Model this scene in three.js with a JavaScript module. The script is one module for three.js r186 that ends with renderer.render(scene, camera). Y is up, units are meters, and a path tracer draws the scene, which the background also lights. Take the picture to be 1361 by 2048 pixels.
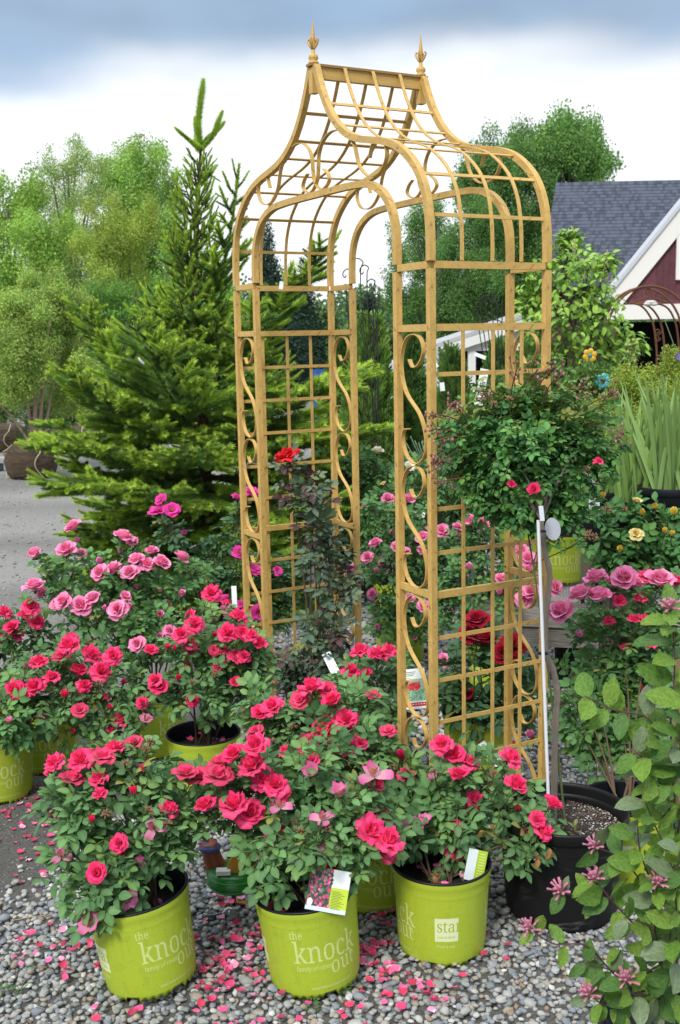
import * as THREE from 'three';
import { mergeGeometries } from 'three/addons/utils/BufferGeometryUtils.js';
import { ImprovedNoise } from 'three/addons/math/ImprovedNoise.js';

// ---------------------------------------------------------------- camera, sky, sun, exposure
const scene = new THREE.Scene();
const FOCAL = 2227.6, PW = 1361, PH = 2048, EYE = 1.62, PITCH = THREE.MathUtils.degToRad(8.792), ROLL = THREE.MathUtils.degToRad(-1.107);
const camera = new THREE.PerspectiveCamera(2 * Math.atan(PH / 2 / FOCAL) * 180 / Math.PI, PW / PH, 0.05, 900);
camera.rotation.order = 'YXZ';
camera.position.set(0, EYE, 0);
camera.rotation.set(-PITCH, 0, ROLL);
camera.focus = 3.1; camera.userData.fStop = 10;
camera.updateMatrixWorld(true);
const renderer = new THREE.WebGLRenderer({ antialias: true });
renderer.setSize(680, 1024);
renderer.toneMapping = THREE.LinearToneMapping;
renderer.toneMappingExposure = 1.75;
renderer.shadowMap.enabled = true;
renderer.shadowMap.type = THREE.PCFSoftShadowMap;

const perlin = new ImprovedNoise();
const fbm = (x, y, z, o = 4) => { let s = 0, a = 1, n = 0; for (let i = 0; i < o; i++) { s += a * perlin.noise(x, y, z); n += a; a *= .5; x *= 2.03; y *= 2.03; z *= 2.03; } return s / n; };
const smooth = (a, b, x) => { const t = Math.min(1, Math.max(0, (x - a) / (b - a))); return t * t * (3 - 2 * t); };
{ // broken overcast: a bright layer low down, a blue-grey bank higher up, brighter breaks overhead
  const W = 1024, H = 512, d = new Float32Array(W * H * 4);
  for (let r = 0; r < H; r++) for (let c = 0; c < W; c++) {
    const up = ((r + .5) / H - .5) * Math.PI, az = ((c + .5) / W - .5) * 2 * Math.PI, cu = Math.cos(up);
    const x = Math.cos(az) * cu, y = Math.sin(up), z = Math.sin(az) * cu, o = (r * W + c) * 4;
    const n1 = fbm(x * 2.2 + 3, y * 6, z * 2.2, 5), n2 = fbm(x * 5 + 9, y * 14 + 2, z * 5, 5), n3 = fbm(x * 1.1 + 5, y * 2.2 + 7, z * 1.1, 3);
    const el = up * 180 / Math.PI, n4 = fbm(x * 11 + 2, y * 30, z * 11, 4);
    const edge = el + n1 * 3.4 + n2 * 2.2;
    let bank = smooth(11.7, 15.1, edge + .9) * (1 - .85 * smooth(24, 52, el + n3 * 40));
    bank *= .97 + .14 * n2;
    bank = Math.min(1, Math.max(0, bank));
    const lo = [.655, .675, .70], hi = [.20, .285, .40], cl = 1.0 + .14 * n2 + .12 * n3 + 1.25 * smooth(28, 70, el);
    const grey = smooth(.0, .5, n2 + n3 + .5 * n4) * .14 * smooth(3, 9, el);
    for (let k = 0; k < 3; k++) d[o + k] = (lo[k] - grey * (1.3 - k * .3)) * cl * (1 - bank) + hi[k] * (1 + .28 * n1 + .3 * n2 + .22 * n4) * bank;
    d[o + 3] = 1;
  }
  const t = new THREE.DataTexture(d, W, H, THREE.RGBAFormat, THREE.FloatType);
  t.mapping = THREE.EquirectangularReflectionMapping; t.magFilter = THREE.LinearFilter; t.needsUpdate = true;
  scene.background = t; scene.environment = t;
}
const sun = new THREE.DirectionalLight(new THREE.Color(1, .96, .9), 1.7);
sun.position.set(-5, 11, 5); sun.target.position.set(0, 0, -5);
sun.castShadow = true; sun.shadow.radius = 26; sun.shadow.mapSize.set(2048, 2048);
Object.assign(sun.shadow.camera, { left: -14, right: 14, top: 14, bottom: -14, near: .1, far: 60 });
scene.add(sun, sun.target);

// ---------------------------------------------------------------- helpers
let seed = 20231;
const R = () => { seed = (seed + 0x6d2b79f5) | 0; let t = Math.imul(seed ^ (seed >>> 15), 1 | seed); t = (t + Math.imul(t ^ (t >>> 7), 61 | t)) ^ t; return ((t ^ (t >>> 14)) >>> 0) / 4294967296; };
const rr = (a, b) => a + (b - a) * R(), pick = (a) => a[Math.floor(R() * a.length)], gauss = () => R() + R() + R() - 1.5;
const V = (x, y, z) => new THREE.Vector3(x, y, z), UP = V(0, 1, 0);
const C = (r, g, b) => new THREE.Color(r, g, b);
const dirOf = (px, py) => { // viewing ray through a photograph pixel, used once to survey where things stand
  const v = V((px - PW / 2) / FOCAL, -(py - PH / 2) / FOCAL, -1);
  return v.applyQuaternion(camera.quaternion);
};
const at = (px, py, z) => { const d = dirOf(px, py); return d.multiplyScalar(z / -d.z).add(camera.position); };
const gnd = (px, py, y = 0) => { const d = dirOf(px, py); return d.multiplyScalar((y - EYE) / d.y).add(camera.position); };
const names = new Map();
const numbered = (n) => { const k = names.get(n) ?? 0; names.set(n, k + 1); return k ? n + '_' + String(k).padStart(3, '0') : n; };
function top(o, name, label, category, group, kind) {
  o.name = numbered(name); scene.add(o);
  if (label) o.userData.label = label;
  if (category) o.userData.category = category;
  if (group) o.userData.group = group;
  if (kind) o.userData.kind = kind;
  return o;
}
const thing = (name, label, category, group, p) => { const g = new THREE.Group(); if (p) g.position.copy(p); return top(g, name, label, category, group); };
function part(parent, name, geo, mat, kind) { const m = new THREE.Mesh(geo, mat); m.name = name; if (kind) m.userData.kind = kind; m.castShadow = m.receiveShadow = true; parent.add(m); return m; }
function copies(parent, name, geo, mat, list, kind = 'stuff') { // list of {m, c}
  const im = new THREE.InstancedMesh(geo, mat, Math.max(1, list.length)); im.name = name;
  list.forEach((e, i) => { im.setMatrixAt(i, e.m); if (e.c) im.setColorAt(i, e.c); });
  im.count = list.length; im.castShadow = im.receiveShadow = true;
  if (kind) im.userData.kind = kind;
  parent.add(im); return im;
}
const std = (o) => new THREE.MeshStandardMaterial(o), phy = (o) => new THREE.MeshPhysicalMaterial(o);
const basis = (along, normal) => { // matrix whose y is along and whose z is the facing side
  const y = along.clone().normalize(), z = normal.clone().addScaledVector(y, -normal.dot(y));
  if (z.lengthSq() < 1e-6) z.set(.3, .2, .9).addScaledVector(y, -y.z);
  z.normalize();
  return new THREE.Matrix4().makeBasis(V(0, 0, 0).crossVectors(y, z), y, z);
};
const place = (p, along, normal, s = 1, sy = s) => basis(along, normal).scale(V(s, sy, s)).setPosition(p);
const randDir = () => { const z = rr(-1, 1), a = rr(0, 6.2832), r = Math.sqrt(1 - z * z); return V(r * Math.cos(a), z, r * Math.sin(a)); };

class GB { // collects triangles with uv and colour
  constructor() { this.p = []; this.i = []; this.c = []; this.u = []; this.col = [1, 1, 1]; }
  v(x, y, z, u = 0, w = 0, c = this.col) { this.p.push(x, y, z); this.u.push(u, w); this.c.push(c[0], c[1], c[2]); return this.p.length / 3 - 1; }
  t(a, b, c) { this.i.push(a, b, c); }
  q(a, b, c, d) { this.i.push(a, b, c, a, c, d); }
  grid(rows) { for (let r = 0; r + 1 < rows.length; r++) for (let k = 0; k + 1 < rows[r].length; k++) this.q(rows[r][k], rows[r][k + 1], rows[r + 1][k + 1], rows[r + 1][k]); }
  tube(pts, rad, sides = 6, cap = true) { // round bar along points
    const n = pts.length, rows = []; let ref = null, len = 0;
    for (let k = 0; k < n; k++) {
      const t = V(0, 0, 0).subVectors(pts[Math.min(n - 1, k + 1)], pts[Math.max(0, k - 1)]).normalize();
      if (!ref) ref = Math.abs(t.y) < .9 ? V(0, 1, 0) : V(1, 0, 0);
      const a = V(0, 0, 0).crossVectors(t, ref).normalize(), b = V(0, 0, 0).crossVectors(a, t); ref = b.clone();
      if (k) len += pts[k].distanceTo(pts[k - 1]);
      const r = typeof rad === 'function' ? rad(k / (n - 1)) : rad, row = [];
      for (let s = 0; s <= sides; s++) { const g = s / sides * 6.28318, x = Math.cos(g) * r, y = Math.sin(g) * r; row.push(this.v(pts[k].x + a.x * x + b.x * y, pts[k].y + a.y * x + b.y * y, pts[k].z + a.z * x + b.z * y, s / sides, len)); }
      rows.push(row);
    }
    for (let r = 0; r + 1 < n; r++) for (let s = 0; s < sides; s++) this.q(rows[r][s], rows[r][s + 1], rows[r + 1][s + 1], rows[r + 1][s]);
    if (cap) for (const [row, f] of [[rows[0], 0], [rows[n - 1], 1]]) for (let s = 1; s + 1 < sides; s++) f ? this.t(row[0], row[s], row[s + 1]) : this.t(row[0], row[s + 1], row[s]);
    return this;
  }
  bar(pts, wdir, hw, ht) { // flat or square bar swept along points: hw half width along wdir, ht half thickness across
    const n = pts.length, st = []; let len = 0;
    for (let k = 0; k < n; k++) {
      const t = V(0, 0, 0).subVectors(pts[Math.min(n - 1, k + 1)], pts[Math.max(0, k - 1)]).normalize(), w = (wdir.isVector3 ? wdir : wdir(k)).clone(), m = V(0, 0, 0).crossVectors(t, w).normalize();
      if (k) len += pts[k].distanceTo(pts[k - 1]);
      st.push([[1, 1], [-1, 1], [-1, -1], [1, -1]].map(([a, b]) => pts[k].clone().addScaledVector(w, a * hw).addScaledVector(m, b * ht)).concat(len));
    }
    for (let s = 0; s < 4; s++) { const e = (s + 1) % 4; let pr = null; for (let k = 0; k < n; k++) { const A = st[k][s], B = st[k][e], row = [this.v(A.x, A.y, A.z, s * .05, st[k][4]), this.v(B.x, B.y, B.z, s * .05 + .03, st[k][4])]; if (pr) this.q(pr[0], row[0], row[1], pr[1]); pr = row; } }
    for (const [k, f] of [[0, 0], [n - 1, 1]]) { const q = st[k].slice(0, 4).map((P) => this.v(P.x, P.y, P.z)); f ? this.q(q[3], q[2], q[1], q[0]) : this.q(q[0], q[1], q[2], q[3]); }
    return this;
  }
  box(c, hx, hy, hz, ax = V(1, 0, 0), ay = V(0, 1, 0), az = null) {
    const z = az ?? V(0, 0, 0).crossVectors(ax, ay);
    const P = (i, j, k) => c.clone().addScaledVector(ax, i * hx).addScaledVector(ay, j * hy).addScaledVector(z, k * hz);
    const F = [[[1, -1, -1], [1, 1, -1], [1, 1, 1], [1, -1, 1]], [[-1, -1, 1], [-1, 1, 1], [-1, 1, -1], [-1, -1, -1]], [[-1, 1, -1], [-1, 1, 1], [1, 1, 1], [1, 1, -1]], [[-1, -1, 1], [-1, -1, -1], [1, -1, -1], [1, -1, 1]], [[-1, -1, 1], [1, -1, 1], [1, 1, 1], [-1, 1, 1]], [[1, -1, -1], [-1, -1, -1], [-1, 1, -1], [1, 1, -1]]];
    F.forEach((f, n) => { const dim = n < 2 ? [2 * hz, 2 * hy] : n < 4 ? [2 * hx, 2 * hz] : [2 * hx, 2 * hy]; const uv = n < 2 || n >= 4 ? [[0, 0], [1, 0], [1, 1], [0, 1]] : [[0, 0], [0, 1], [1, 1], [1, 0]]; const id = f.map(([i, j, k], m) => { const q = P(i, j, k); return this.v(q.x, q.y, q.z, uv[m][0] * dim[0], uv[m][1] * dim[1]); }); this.q(...id); });
    return this;
  }
  ball(c, r, sx = 1, sy = 1, sz = 1, nu = 8, nv = 6, jig = 0) {
    const rows = [];
    for (let j = 0; j <= nv; j++) { const row = []; for (let i = 0; i <= nu; i++) { const a = i / nu * 6.28318, b = j / nv * Math.PI, k = r * (1 + jig * perlin.noise(Math.cos(a) * Math.sin(b) * 1.7 + c.x * 31, Math.cos(b) * 1.7 + c.y * 17, Math.sin(a) * Math.sin(b) * 1.7)); row.push(this.v(c.x - Math.cos(a) * Math.sin(b) * k * sx, c.y + Math.cos(b) * k * sy, c.z + Math.sin(a) * Math.sin(b) * k * sz, i / nu, 1 - j / nv)); } rows.push(row); }
    for (let r2 = 0; r2 < nv; r2++) for (let k = 0; k < nu; k++) this.q(rows[r2][k], rows[r2 + 1][k], rows[r2 + 1][k + 1], rows[r2][k + 1]);
    return this;
  }
  geo(colors = true) {
    const g = new THREE.BufferGeometry();
    g.setAttribute('position', new THREE.Float32BufferAttribute(this.p, 3));
    g.setAttribute('uv', new THREE.Float32BufferAttribute(this.u, 2));
    if (colors) g.setAttribute('color', new THREE.Float32BufferAttribute(this.c, 3));
    g.setIndex(this.i); g.computeVertexNormals(); return g;
  }
}
const curve = (a, b, c, n = 8) => { const o = []; for (let i = 0; i <= n; i++) { const t = i / n, s = 1 - t; o.push(V(a.x * s * s + 2 * b.x * s * t + c.x * t * t, a.y * s * s + 2 * b.y * s * t + c.y * t * t, a.z * s * s + 2 * b.z * s * t + c.z * t * t)); } return o; };
const spline = (pts, n) => new THREE.CatmullRomCurve3(pts, false, 'centripetal').getPoints(n);
function lathe(prof, seg = 48, mod) { // own lathe with uv: u round, v = height share
  const b = new GB(), y0 = Math.min(...prof.map((p) => p[1])), y1 = Math.max(...prof.map((p) => p[1])), rows = [];
  prof.forEach(([r, y], k) => { const row = []; for (let s = 0; s <= seg; s++) { const a = s / seg * 6.283185, m = mod ? mod(k, s % seg, r, y) : [r, y]; row.push(b.v(Math.sin(a) * m[0], m[1], Math.cos(a) * m[0], s / seg, (y - y0) / (y1 - y0 || 1))); } rows.push(row); });
  b.grid(rows); const g = b.geo(false); // close the seam in the normals
  const nn = g.attributes.normal; rows.forEach((row) => { const i = row[0], j = row[seg], n = V(nn.getX(i) + nn.getX(j), nn.getY(i) + nn.getY(j), nn.getZ(i) + nn.getZ(j)).normalize(); nn.setXYZ(i, n.x, n.y, n.z); nn.setXYZ(j, n.x, n.y, n.z); });
  return g;
}
function canvasTex(w, h, draw, srgb = true) { const c = document.createElement('canvas'); c.width = w; c.height = h; const g = c.getContext('2d'); draw(g, w, h); const t = new THREE.CanvasTexture(c); t.wrapS = t.wrapT = THREE.RepeatWrapping; if (srgb) t.colorSpace = THREE.SRGBColorSpace; return t; }
function dataTex(n, f, srgb = false) { // tiling noise: f(x, y in 0..1, torus noise) -> [r, g, b] 0..1 linear
  const d = new Uint8Array(n * n * 4);
  const tor = (x, y, k, o) => { const a = x * 6.28318, b = y * 6.28318, q = k / 6.28318; return fbm(Math.cos(a) * q + 11, Math.sin(a) * q + Math.cos(b) * q * 1.01, Math.sin(b) * q + 5, o); };
  for (let y = 0; y < n; y++) for (let x = 0; x < n; x++) { const c = f(x / n, y / n, tor), o = (y * n + x) * 4; for (let k = 0; k < 3; k++) d[o + k] = Math.max(0, Math.min(255, (srgb ? Math.pow(Math.max(0, c[k]), 1 / 2.2) : c[k]) * 255)); d[o + 3] = 255; }
  const t = new THREE.DataTexture(d, n, n); t.wrapS = t.wrapT = THREE.RepeatWrapping; t.magFilter = THREE.LinearFilter; if (srgb) t.colorSpace = THREE.SRGBColorSpace; t.needsUpdate = true; return t;
}
const rep = (t, x, y) => { const c = t.clone(); c.repeat.set(x, y); c.needsUpdate = true; return c; };

// ---------------------------------------------------------------- ground
const texGravel = dataTex(512, (x, y, n) => { const a = n(x, y, 60, 2), b = n(x, y, 160, 2), s = R(); const k = .78 + .35 * a + .55 * b + (s - .5) * .34; return [k * 1.0, k * .985, k * .95]; }, true);
const bumpGravel = dataTex(512, (x, y, n) => { const k = .5 + .5 * n(x, y, 120, 3) + (R() - .5) * .3; return [k, k, k]; });
// edge of the pebble bed, from the front left towards the back
const edgePts = [[-130, 1905], [30, 1820], [140, 1745], [265, 1650], [400, 1560], [520, 1440]].map(([x, y]) => gnd(x, y));
const edgeX = (z) => { if (z > edgePts[0].z) return edgePts[0].x - (z - edgePts[0].z) * .7; for (let k = 0; k + 1 < edgePts.length; k++) { const a = edgePts[k], b = edgePts[k + 1]; if (z <= a.z && z >= b.z) return a.x + (b.x - a.x) * (z - a.z) / (b.z - a.z); } return edgePts.at(-1).x; };
const bedness = (x, z) => { const w = .11 * perlin.noise(x * 3, z * 3, 1) + .06 * perlin.noise(x * 9, z * 9, 4); return smooth(-.16, .14, x - edgeX(z) + w) * (1 - smooth(6.9, 8, -z)) * (1 - smooth(2.2, 3, x)); };
{
  const b = new GB(), N = 150, f = (t) => { const s = t * 2 - 1; return Math.sign(s) * (Math.abs(s) * 5 + Math.pow(Math.abs(s), 5) * 300); }, rows = [];
  for (let j = 0; j <= N; j++) {
    const row = [];
    for (let i = 0; i <= N; i++) {
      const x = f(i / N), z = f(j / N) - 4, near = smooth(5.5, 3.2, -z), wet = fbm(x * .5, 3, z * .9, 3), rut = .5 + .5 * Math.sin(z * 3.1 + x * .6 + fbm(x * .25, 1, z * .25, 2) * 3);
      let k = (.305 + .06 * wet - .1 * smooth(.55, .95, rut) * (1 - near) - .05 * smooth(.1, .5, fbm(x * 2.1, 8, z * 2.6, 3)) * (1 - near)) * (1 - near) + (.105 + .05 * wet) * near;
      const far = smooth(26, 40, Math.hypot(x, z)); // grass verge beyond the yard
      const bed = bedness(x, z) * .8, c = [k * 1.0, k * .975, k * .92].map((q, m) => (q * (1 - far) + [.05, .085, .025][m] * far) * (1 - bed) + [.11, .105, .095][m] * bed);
      row.push(b.v(x, .012 * wet * (1 - near), z, x / .9, z / .9, c));
    }
    rows.push(row);
  }
  b.grid(rows.reverse());
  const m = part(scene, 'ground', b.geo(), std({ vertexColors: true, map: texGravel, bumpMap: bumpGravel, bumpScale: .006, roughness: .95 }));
  m.userData.kind = 'structure'; numbered('ground');
}
// pebbles
const pebbleGeos = [0, 1, 2, 3, 4].map((k) => { const b = new GB(); const sx = rr(.9, 1.25), sz = rr(.75, 1), sy = rr(.5, .72); b.ball(V(k * 3.1, k * 1.7, 0), 1, sx, sy, sz, 9, 7, .38); const g = b.geo(false); g.translate(-k * 3.1, -k * 1.7, 0); return g; });
const pebbleTones = [[.34, .35, .33], [.23, .25, .27], [.36, .34, .31], [.19, .21, .23], [.42, .41, .38], [.25, .26, .24], [.33, .28, .22], [.55, .54, .51], [.20, .22, .21], [.28, .30, .33], [.28, .2, .14], [.38, .32, .25]].map((c) => C(...c));
{
  const bed = thing('pebble_bed'); bed.userData.kind = 'structure';
  const speck = dataTex(128, (x, y, n) => { const k = .9 + .35 * n(x, y, 24, 3) + (R() - .5) * .12; return [k, k, k]; });
  const mats = pebbleTones.map((c) => std({ color: c, roughness: .72, map: speck })), all = [];
  for (let z = -1.9; z > -7.6;) {
    const row = .0185 * (1 + .25 * Math.max(0, -z - 3)); z -= row;
    for (let x = -2.2; x < 3; x += row * 1.04) {
      const px = x + rr(-.5, .5) * row * 1.1, pz = z + rr(-.5, .5) * row * 1.1;
      if (Math.abs(px) > -pz * .34 + .35) continue;
      const bd = bedness(px, pz); if (R() > bd * 1.02 - .02) continue;
      for (let l = 0; l < (R() < .34 ? 2 : 1); l++) all.push([px + l * rr(-.01, .01), pz + l * rr(-.01, .01), l, (.0072 + .0068 * R() * R() + (R() < .035 ? .006 : 0)) * (row / .0195) * (l ? 1.02 : 1)]);
    }
  }
  all.sort((a, b) => b[1] - a[1]);
  const rest = pebbleGeos.map(() => []); let solo = 0;
  for (const [x, z, l, s] of all) {
    const k = Math.floor(R() * 5), tone = Math.floor(R() * R() * 1.25 * 12) % 12, q = new THREE.Quaternion().setFromEuler(new THREE.Euler(rr(-.35, .35), rr(0, 6.28), rr(-.35, .35)));
    const m = new THREE.Matrix4().compose(V(x, s * .3 + l * .010 + rr(-.003, .003), z), q, V(s, s, s));
    const d = V(x, 0, z).applyMatrix4(camera.matrixWorldInverse), inView = Math.abs(d.x) < -d.z * .31 && d.y > d.z * .455;
    if (inView && solo < 300) { solo++; const p = part(bed, 'pebble', pebbleGeos[k], mats[tone]); p.applyMatrix4(m); } else { const j = rr(.85, 1.15); rest[k].push({ m, c: pebbleTones[tone].clone().multiplyScalar(j) }); }
  }
  rest.forEach((l, k) => copies(bed, 'small_pebbles', pebbleGeos[k], std({ roughness: .72, map: speck }), l));
}
{ // loose grit of the yard close by
  const b = new GB(); b.ball(V(0, 0, 0), 1, 1, .6, .8, 5, 4, .5); const g = b.geo(false), l = [];
  for (let k = 0; k < 12000; k++) { const z = -rr(2.5, 6.2), x = rr(-1, .2) * -z * .36 - .05; if (R() < bedness(x, z)) continue; const s = .0015 + .0045 * Math.pow(R(), 3), t = rr(.07, .3); l.push({ m: new THREE.Matrix4().compose(V(x, s * .2, z), new THREE.Quaternion().setFromEuler(new THREE.Euler(rr(-.4, .4), rr(0, 6), 0)), V(s, s, s)), c: C(t, t * .98, t * .94) }); }
  for (let k = 0; k < 9000; k++) { const z = -rr(5.5, 19), x = rr(-1, .35) * -z * .36, s = .003 + .011 * Math.pow(R(), 3.5), t = rr(.12, .42); if (bedness(x, z) > .3) continue; l.push({ m: new THREE.Matrix4().compose(V(x, s * .2 + .003, z), new THREE.Quaternion().setFromEuler(new THREE.Euler(rr(-.4, .4), rr(0, 6), 0)), V(s, s, s)), c: C(t, t * .97, t * .92) }); }
  const m = copies(scene, numbered('loose_grit'), g, std({ roughness: .85 }), l); m.userData.label = 'loose grey grit scattered over the bare yard at left'; m.userData.category = 'grit';
}

// ---------------------------------------------------------------- foliage pieces shared by far plants
const leafMat = phy({ vertexColors: true, roughness: .75, transmission: .32, thickness: 0, specularIntensity: .5 });
const farLeaf = phy({ roughness: .92, vertexColors: true, transmission: .38, thickness: 0, specularIntensity: .3 });
const bark = (c, k = 1) => std({ color: C(...c), roughness: .9, bumpMap: bumpGravel, bumpScale: .01 * k });
function clusterGeo(n, leaf, asp, spread = 1) { const b = new GB(); for (let k = 0; k < n; k++) { const p = randDir().multiplyScalar(Math.cbrt(R()) * spread), d = randDir(), nn = randDir(), m = place(p, d, nn, leaf), j = rr(.8, 1.2), P = (x, y, z) => { const v = V(x, y, z).applyMatrix4(m); return b.v(v.x, v.y, v.z, 0, 0, [j, j, j]); }; const a = P(0, -.5, 0), e = P(asp * .5, .05, .12), f = P(0, .55, 0), g = P(-asp * .5, .05, .12), h = P(0, .05, 0); b.t(a, e, h); b.t(e, f, h); b.t(f, g, h); b.t(g, a, h); } return b.geo(); }
const roundCluster = clusterGeo(16, .42, .75), slimCluster = clusterGeo(18, .4, .38), fineCluster = clusterGeo(22, .28, .55), leafyCluster = clusterGeo(34, .24, .7), wispCluster = clusterGeo(30, .2, .6);
function cloud(parent, name, blobs, n, size, col, geo = roundCluster, o = {}) { // blobs: [px, py, radius px, z]
  blobs = o.plain ? blobs : blobs.flatMap(([x, y, r, z]) => [[x, y, r * (o.tall ? .58 : .82), z], ...Array.from({ length: o.tall ? 11 : 7 }, () => { const a = rr(0, 6.28), q = r * rr(.4, 1.18); return [x + Math.cos(a) * q, y + Math.sin(a) * q * 1.1 - r * .1, r * rr(.16, .4), z + rr(-.7, .7) * r * z / FOCAL, 1]; })]);
  const tot = blobs.reduce((s, b) => s + b[2] * b[2], 0), list = [];
  for (const bl of blobs) {
    const c = at(bl[0], bl[1], bl[3]), r = bl[2] * bl[3] / FOCAL, cnt = Math.round(n * bl[2] * bl[2] / tot), tint = rr(.86, 1.14);
    for (let k = 0; k < cnt; k++) {
      const d = randDir(), rad = r * Math.pow(R(), .42) * (R() < .12 ? 1.18 : 1); d.y *= bl[4] && o.tall ? 1.75 : 1;
      const p = c.clone().addScaledVector(d, rad); if (p.y < .05) continue;
      const lum = tint * rr(.72, 1.3), y = rr(-.04, .05), s = size * rr(.65, 1.3);
      list.push({ m: new THREE.Matrix4().compose(p.sub(parent.position), new THREE.Quaternion().setFromEuler(o.tall ? new THREE.Euler(rr(-.5, .5), rr(0, 6), rr(-.5, .5)) : new THREE.Euler(rr(0, 6), rr(0, 6), rr(0, 6))), V(s, s * (o.tall ?? 1), s)), c: C(col[0] * (lum + y * 3), col[1] * lum, col[2] * (lum - y)) });
    }
  }
  return copies(parent, name, geo, o.mat ?? farLeaf, list);
}
function tree(name, label, group, base, blobs, n, size, col, geo, trunk) { // trunk: {r, c, stems}
  const g = thing(name, label, 'tree', group, base);
  const b = new GB(), cs = blobs.map((q) => [at(q[0], q[1], q[3]).sub(base), q[2] * q[3] / FOCAL]), topY = Math.max(...cs.map(([c]) => c.y));
  const z0 = -base.z;
  const mid = cs.reduce((s, [c]) => s.addScaledVector(c, 1 / cs.length), V(0, 0, 0)), n0 = trunk.stems ?? 1;
  for (let k = 0; k < n0; k++) {
    const lean = V(rr(-1, 1), 0, rr(-1, 1)).multiplyScalar(n0 > 1 ? .35 * topY * .3 : .05), tipp = V(mid.x * .8 + lean.x * 2, topY * .92, mid.z * .6 + lean.z);
    const pts = curve(V(lean.x * .12, -.05, lean.z * .12), V(lean.x, topY * .45, lean.z), tipp, 10);
    b.tube(pts, (t) => trunk.r * (n0 > 1 ? .6 : 1) * (1 - .85 * t), 7);
    for (const [c, r] of cs) if (R() < 1.2 / n0 + .15) { const s = pts[Math.min(8, 2 + Math.floor(R() * 6))]; b.tube(curve(s, s.clone().lerp(c, .5).add(V(0, r * .3, 0)), c.clone().addScaledVector(randDir(), r * .4), 6), (t) => trunk.r * .38 * (1 - .85 * t), 5); }
  }
  part(g, 'trunk', b.geo(false), bark(trunk.c));
  cloud(g, 'crown', blobs, n * 1.5, size * .6, [col[0] * 3.5, col[1] * 3.4, col[2] * 2.3], geo === slimCluster ? wispCluster : leafyCluster, { tall: 1.35 });
  return g;
}
const zz = (z, l) => l.map(([x, y, r]) => [x, y, r, z + rr(-.04, .04) * z]);
const gr = 'trees along the back of the nursery yard';
const base = (px, z) => { const p = at(px, 700, z); p.y = 0; return p; };
const GRN = [.085, .145, .04];
tree('leafy_tree', 'bright green broadleaf tree at the left edge of the photo', gr, base(30, 30), zz(30, [[-30, 480, 90], [30, 430, 55], [60, 395, 38], [20, 560, 80], [90, 500, 60], [-20, 660, 90], [60, 650, 70]]), 1300, .42, GRN, roundCluster, { r: .2, c: [.12, .1, .08] });
tree('leafy_tree', 'tall wispy grey-green tree with the highest top at left', gr, base(145, 32), zz(32, [[130, 345, 38], [152, 305, 20], [112, 400, 50], [172, 395, 52], [140, 480, 65], [192, 340, 30], [120, 540, 60], [170, 560, 60], [95, 340, 22], [140, 660, 80]]), 1300, .36, [.105, .15, .068], slimCluster, { r: .17, c: [.2, .18, .15] });
tree('leafy_tree', 'light green tree with twin tops just left of the spruce', gr, base(285, 34), zz(34, [[236, 345, 32], [292, 335, 32], [312, 312, 17], [262, 320, 22], [270, 400, 55], [332, 395, 40], [250, 480, 65], [320, 470, 55], [290, 560, 70]]), 1300, .4, [.09, .148, .05], roundCluster, { r: .19, c: [.17, .15, .13] });
tree('leafy_tree', 'olive and bronze tinted young tree in front of the wispy tree', gr, base(235, 26), zz(26, [[212, 455, 38], [240, 500, 45], [190, 515, 40], [288, 440, 30], [255, 565, 55], [200, 600, 50], [225, 650, 60]]), 1000, .26, [.098, .135, .036], roundCluster, { r: .1, c: [.15, .12, .1] });
tree('leafy_tree', 'dense dark green bush-like tree half behind the spruce', gr, base(250, 22), zz(22, [[180, 700, 55], [230, 650, 60], [300, 620, 65], [240, 740, 50], [160, 770, 40], [320, 700, 60], [380, 560, 50], [420, 620, 60]]), 1500, .25, [.05, .105, .03], roundCluster, { r: .1, c: [.1, .08, .06] });
tree('leafy_tree', 'shaded dark shrub tree at the foot of the left woods', gr, base(60, 19), zz(19, [[10, 830, 30], [80, 830, 35], [150, 840, 35], [-30, 800, 50], [200, 830, 45], [110, 790, 30], [50, 780, 30], [260, 830, 45]]), 900, .2, [.035, .06, .022], roundCluster, { r: .06, c: [.08, .06, .05] });
tree('leafy_tree', 'large dark green tree behind the barn roof, rightmost crown', gr, base(1150, 48), zz(48, [[1130, 290, 42], [1170, 312, 48], [1110, 345, 58], [1190, 345, 38], [1150, 262, 20], [1105, 280, 22], [1212, 330, 17], [1130, 430, 70], [1160, 520, 70]]), 1700, .62, [.052, .105, .038], roundCluster, { r: .32, c: [.16, .14, .12] });
tree('leafy_tree', 'dark green tree seen through the right side of the arbor roof', gr, base(1020, 46), zz(46, [[1000, 325, 45], [1040, 300, 34], [1060, 360, 55], [985, 395, 55], [1040, 440, 65], [962, 345, 24], [1000, 520, 70], [1050, 560, 60], [960, 600, 60]]), 1700, .55, [.045, .092, .036], roundCluster, { r: .3, c: [.16, .14, .12] });
tree('leafy_tree', 'open branched dark tree beside the gap of sky inside the arbor', gr, base(880, 43), zz(43, [[832, 470, 42], [872, 520, 52], [800, 530, 22], [852, 428, 20], [920, 480, 55], [950, 430, 45], [850, 590, 60], [930, 575, 60], [985, 470, 40], [800, 600, 34], [785, 560, 16], [880, 640, 60]]), 1700, .42, [.042, .088, .034], roundCluster, { r: .22, c: [.2, .18, .16] });
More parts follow.
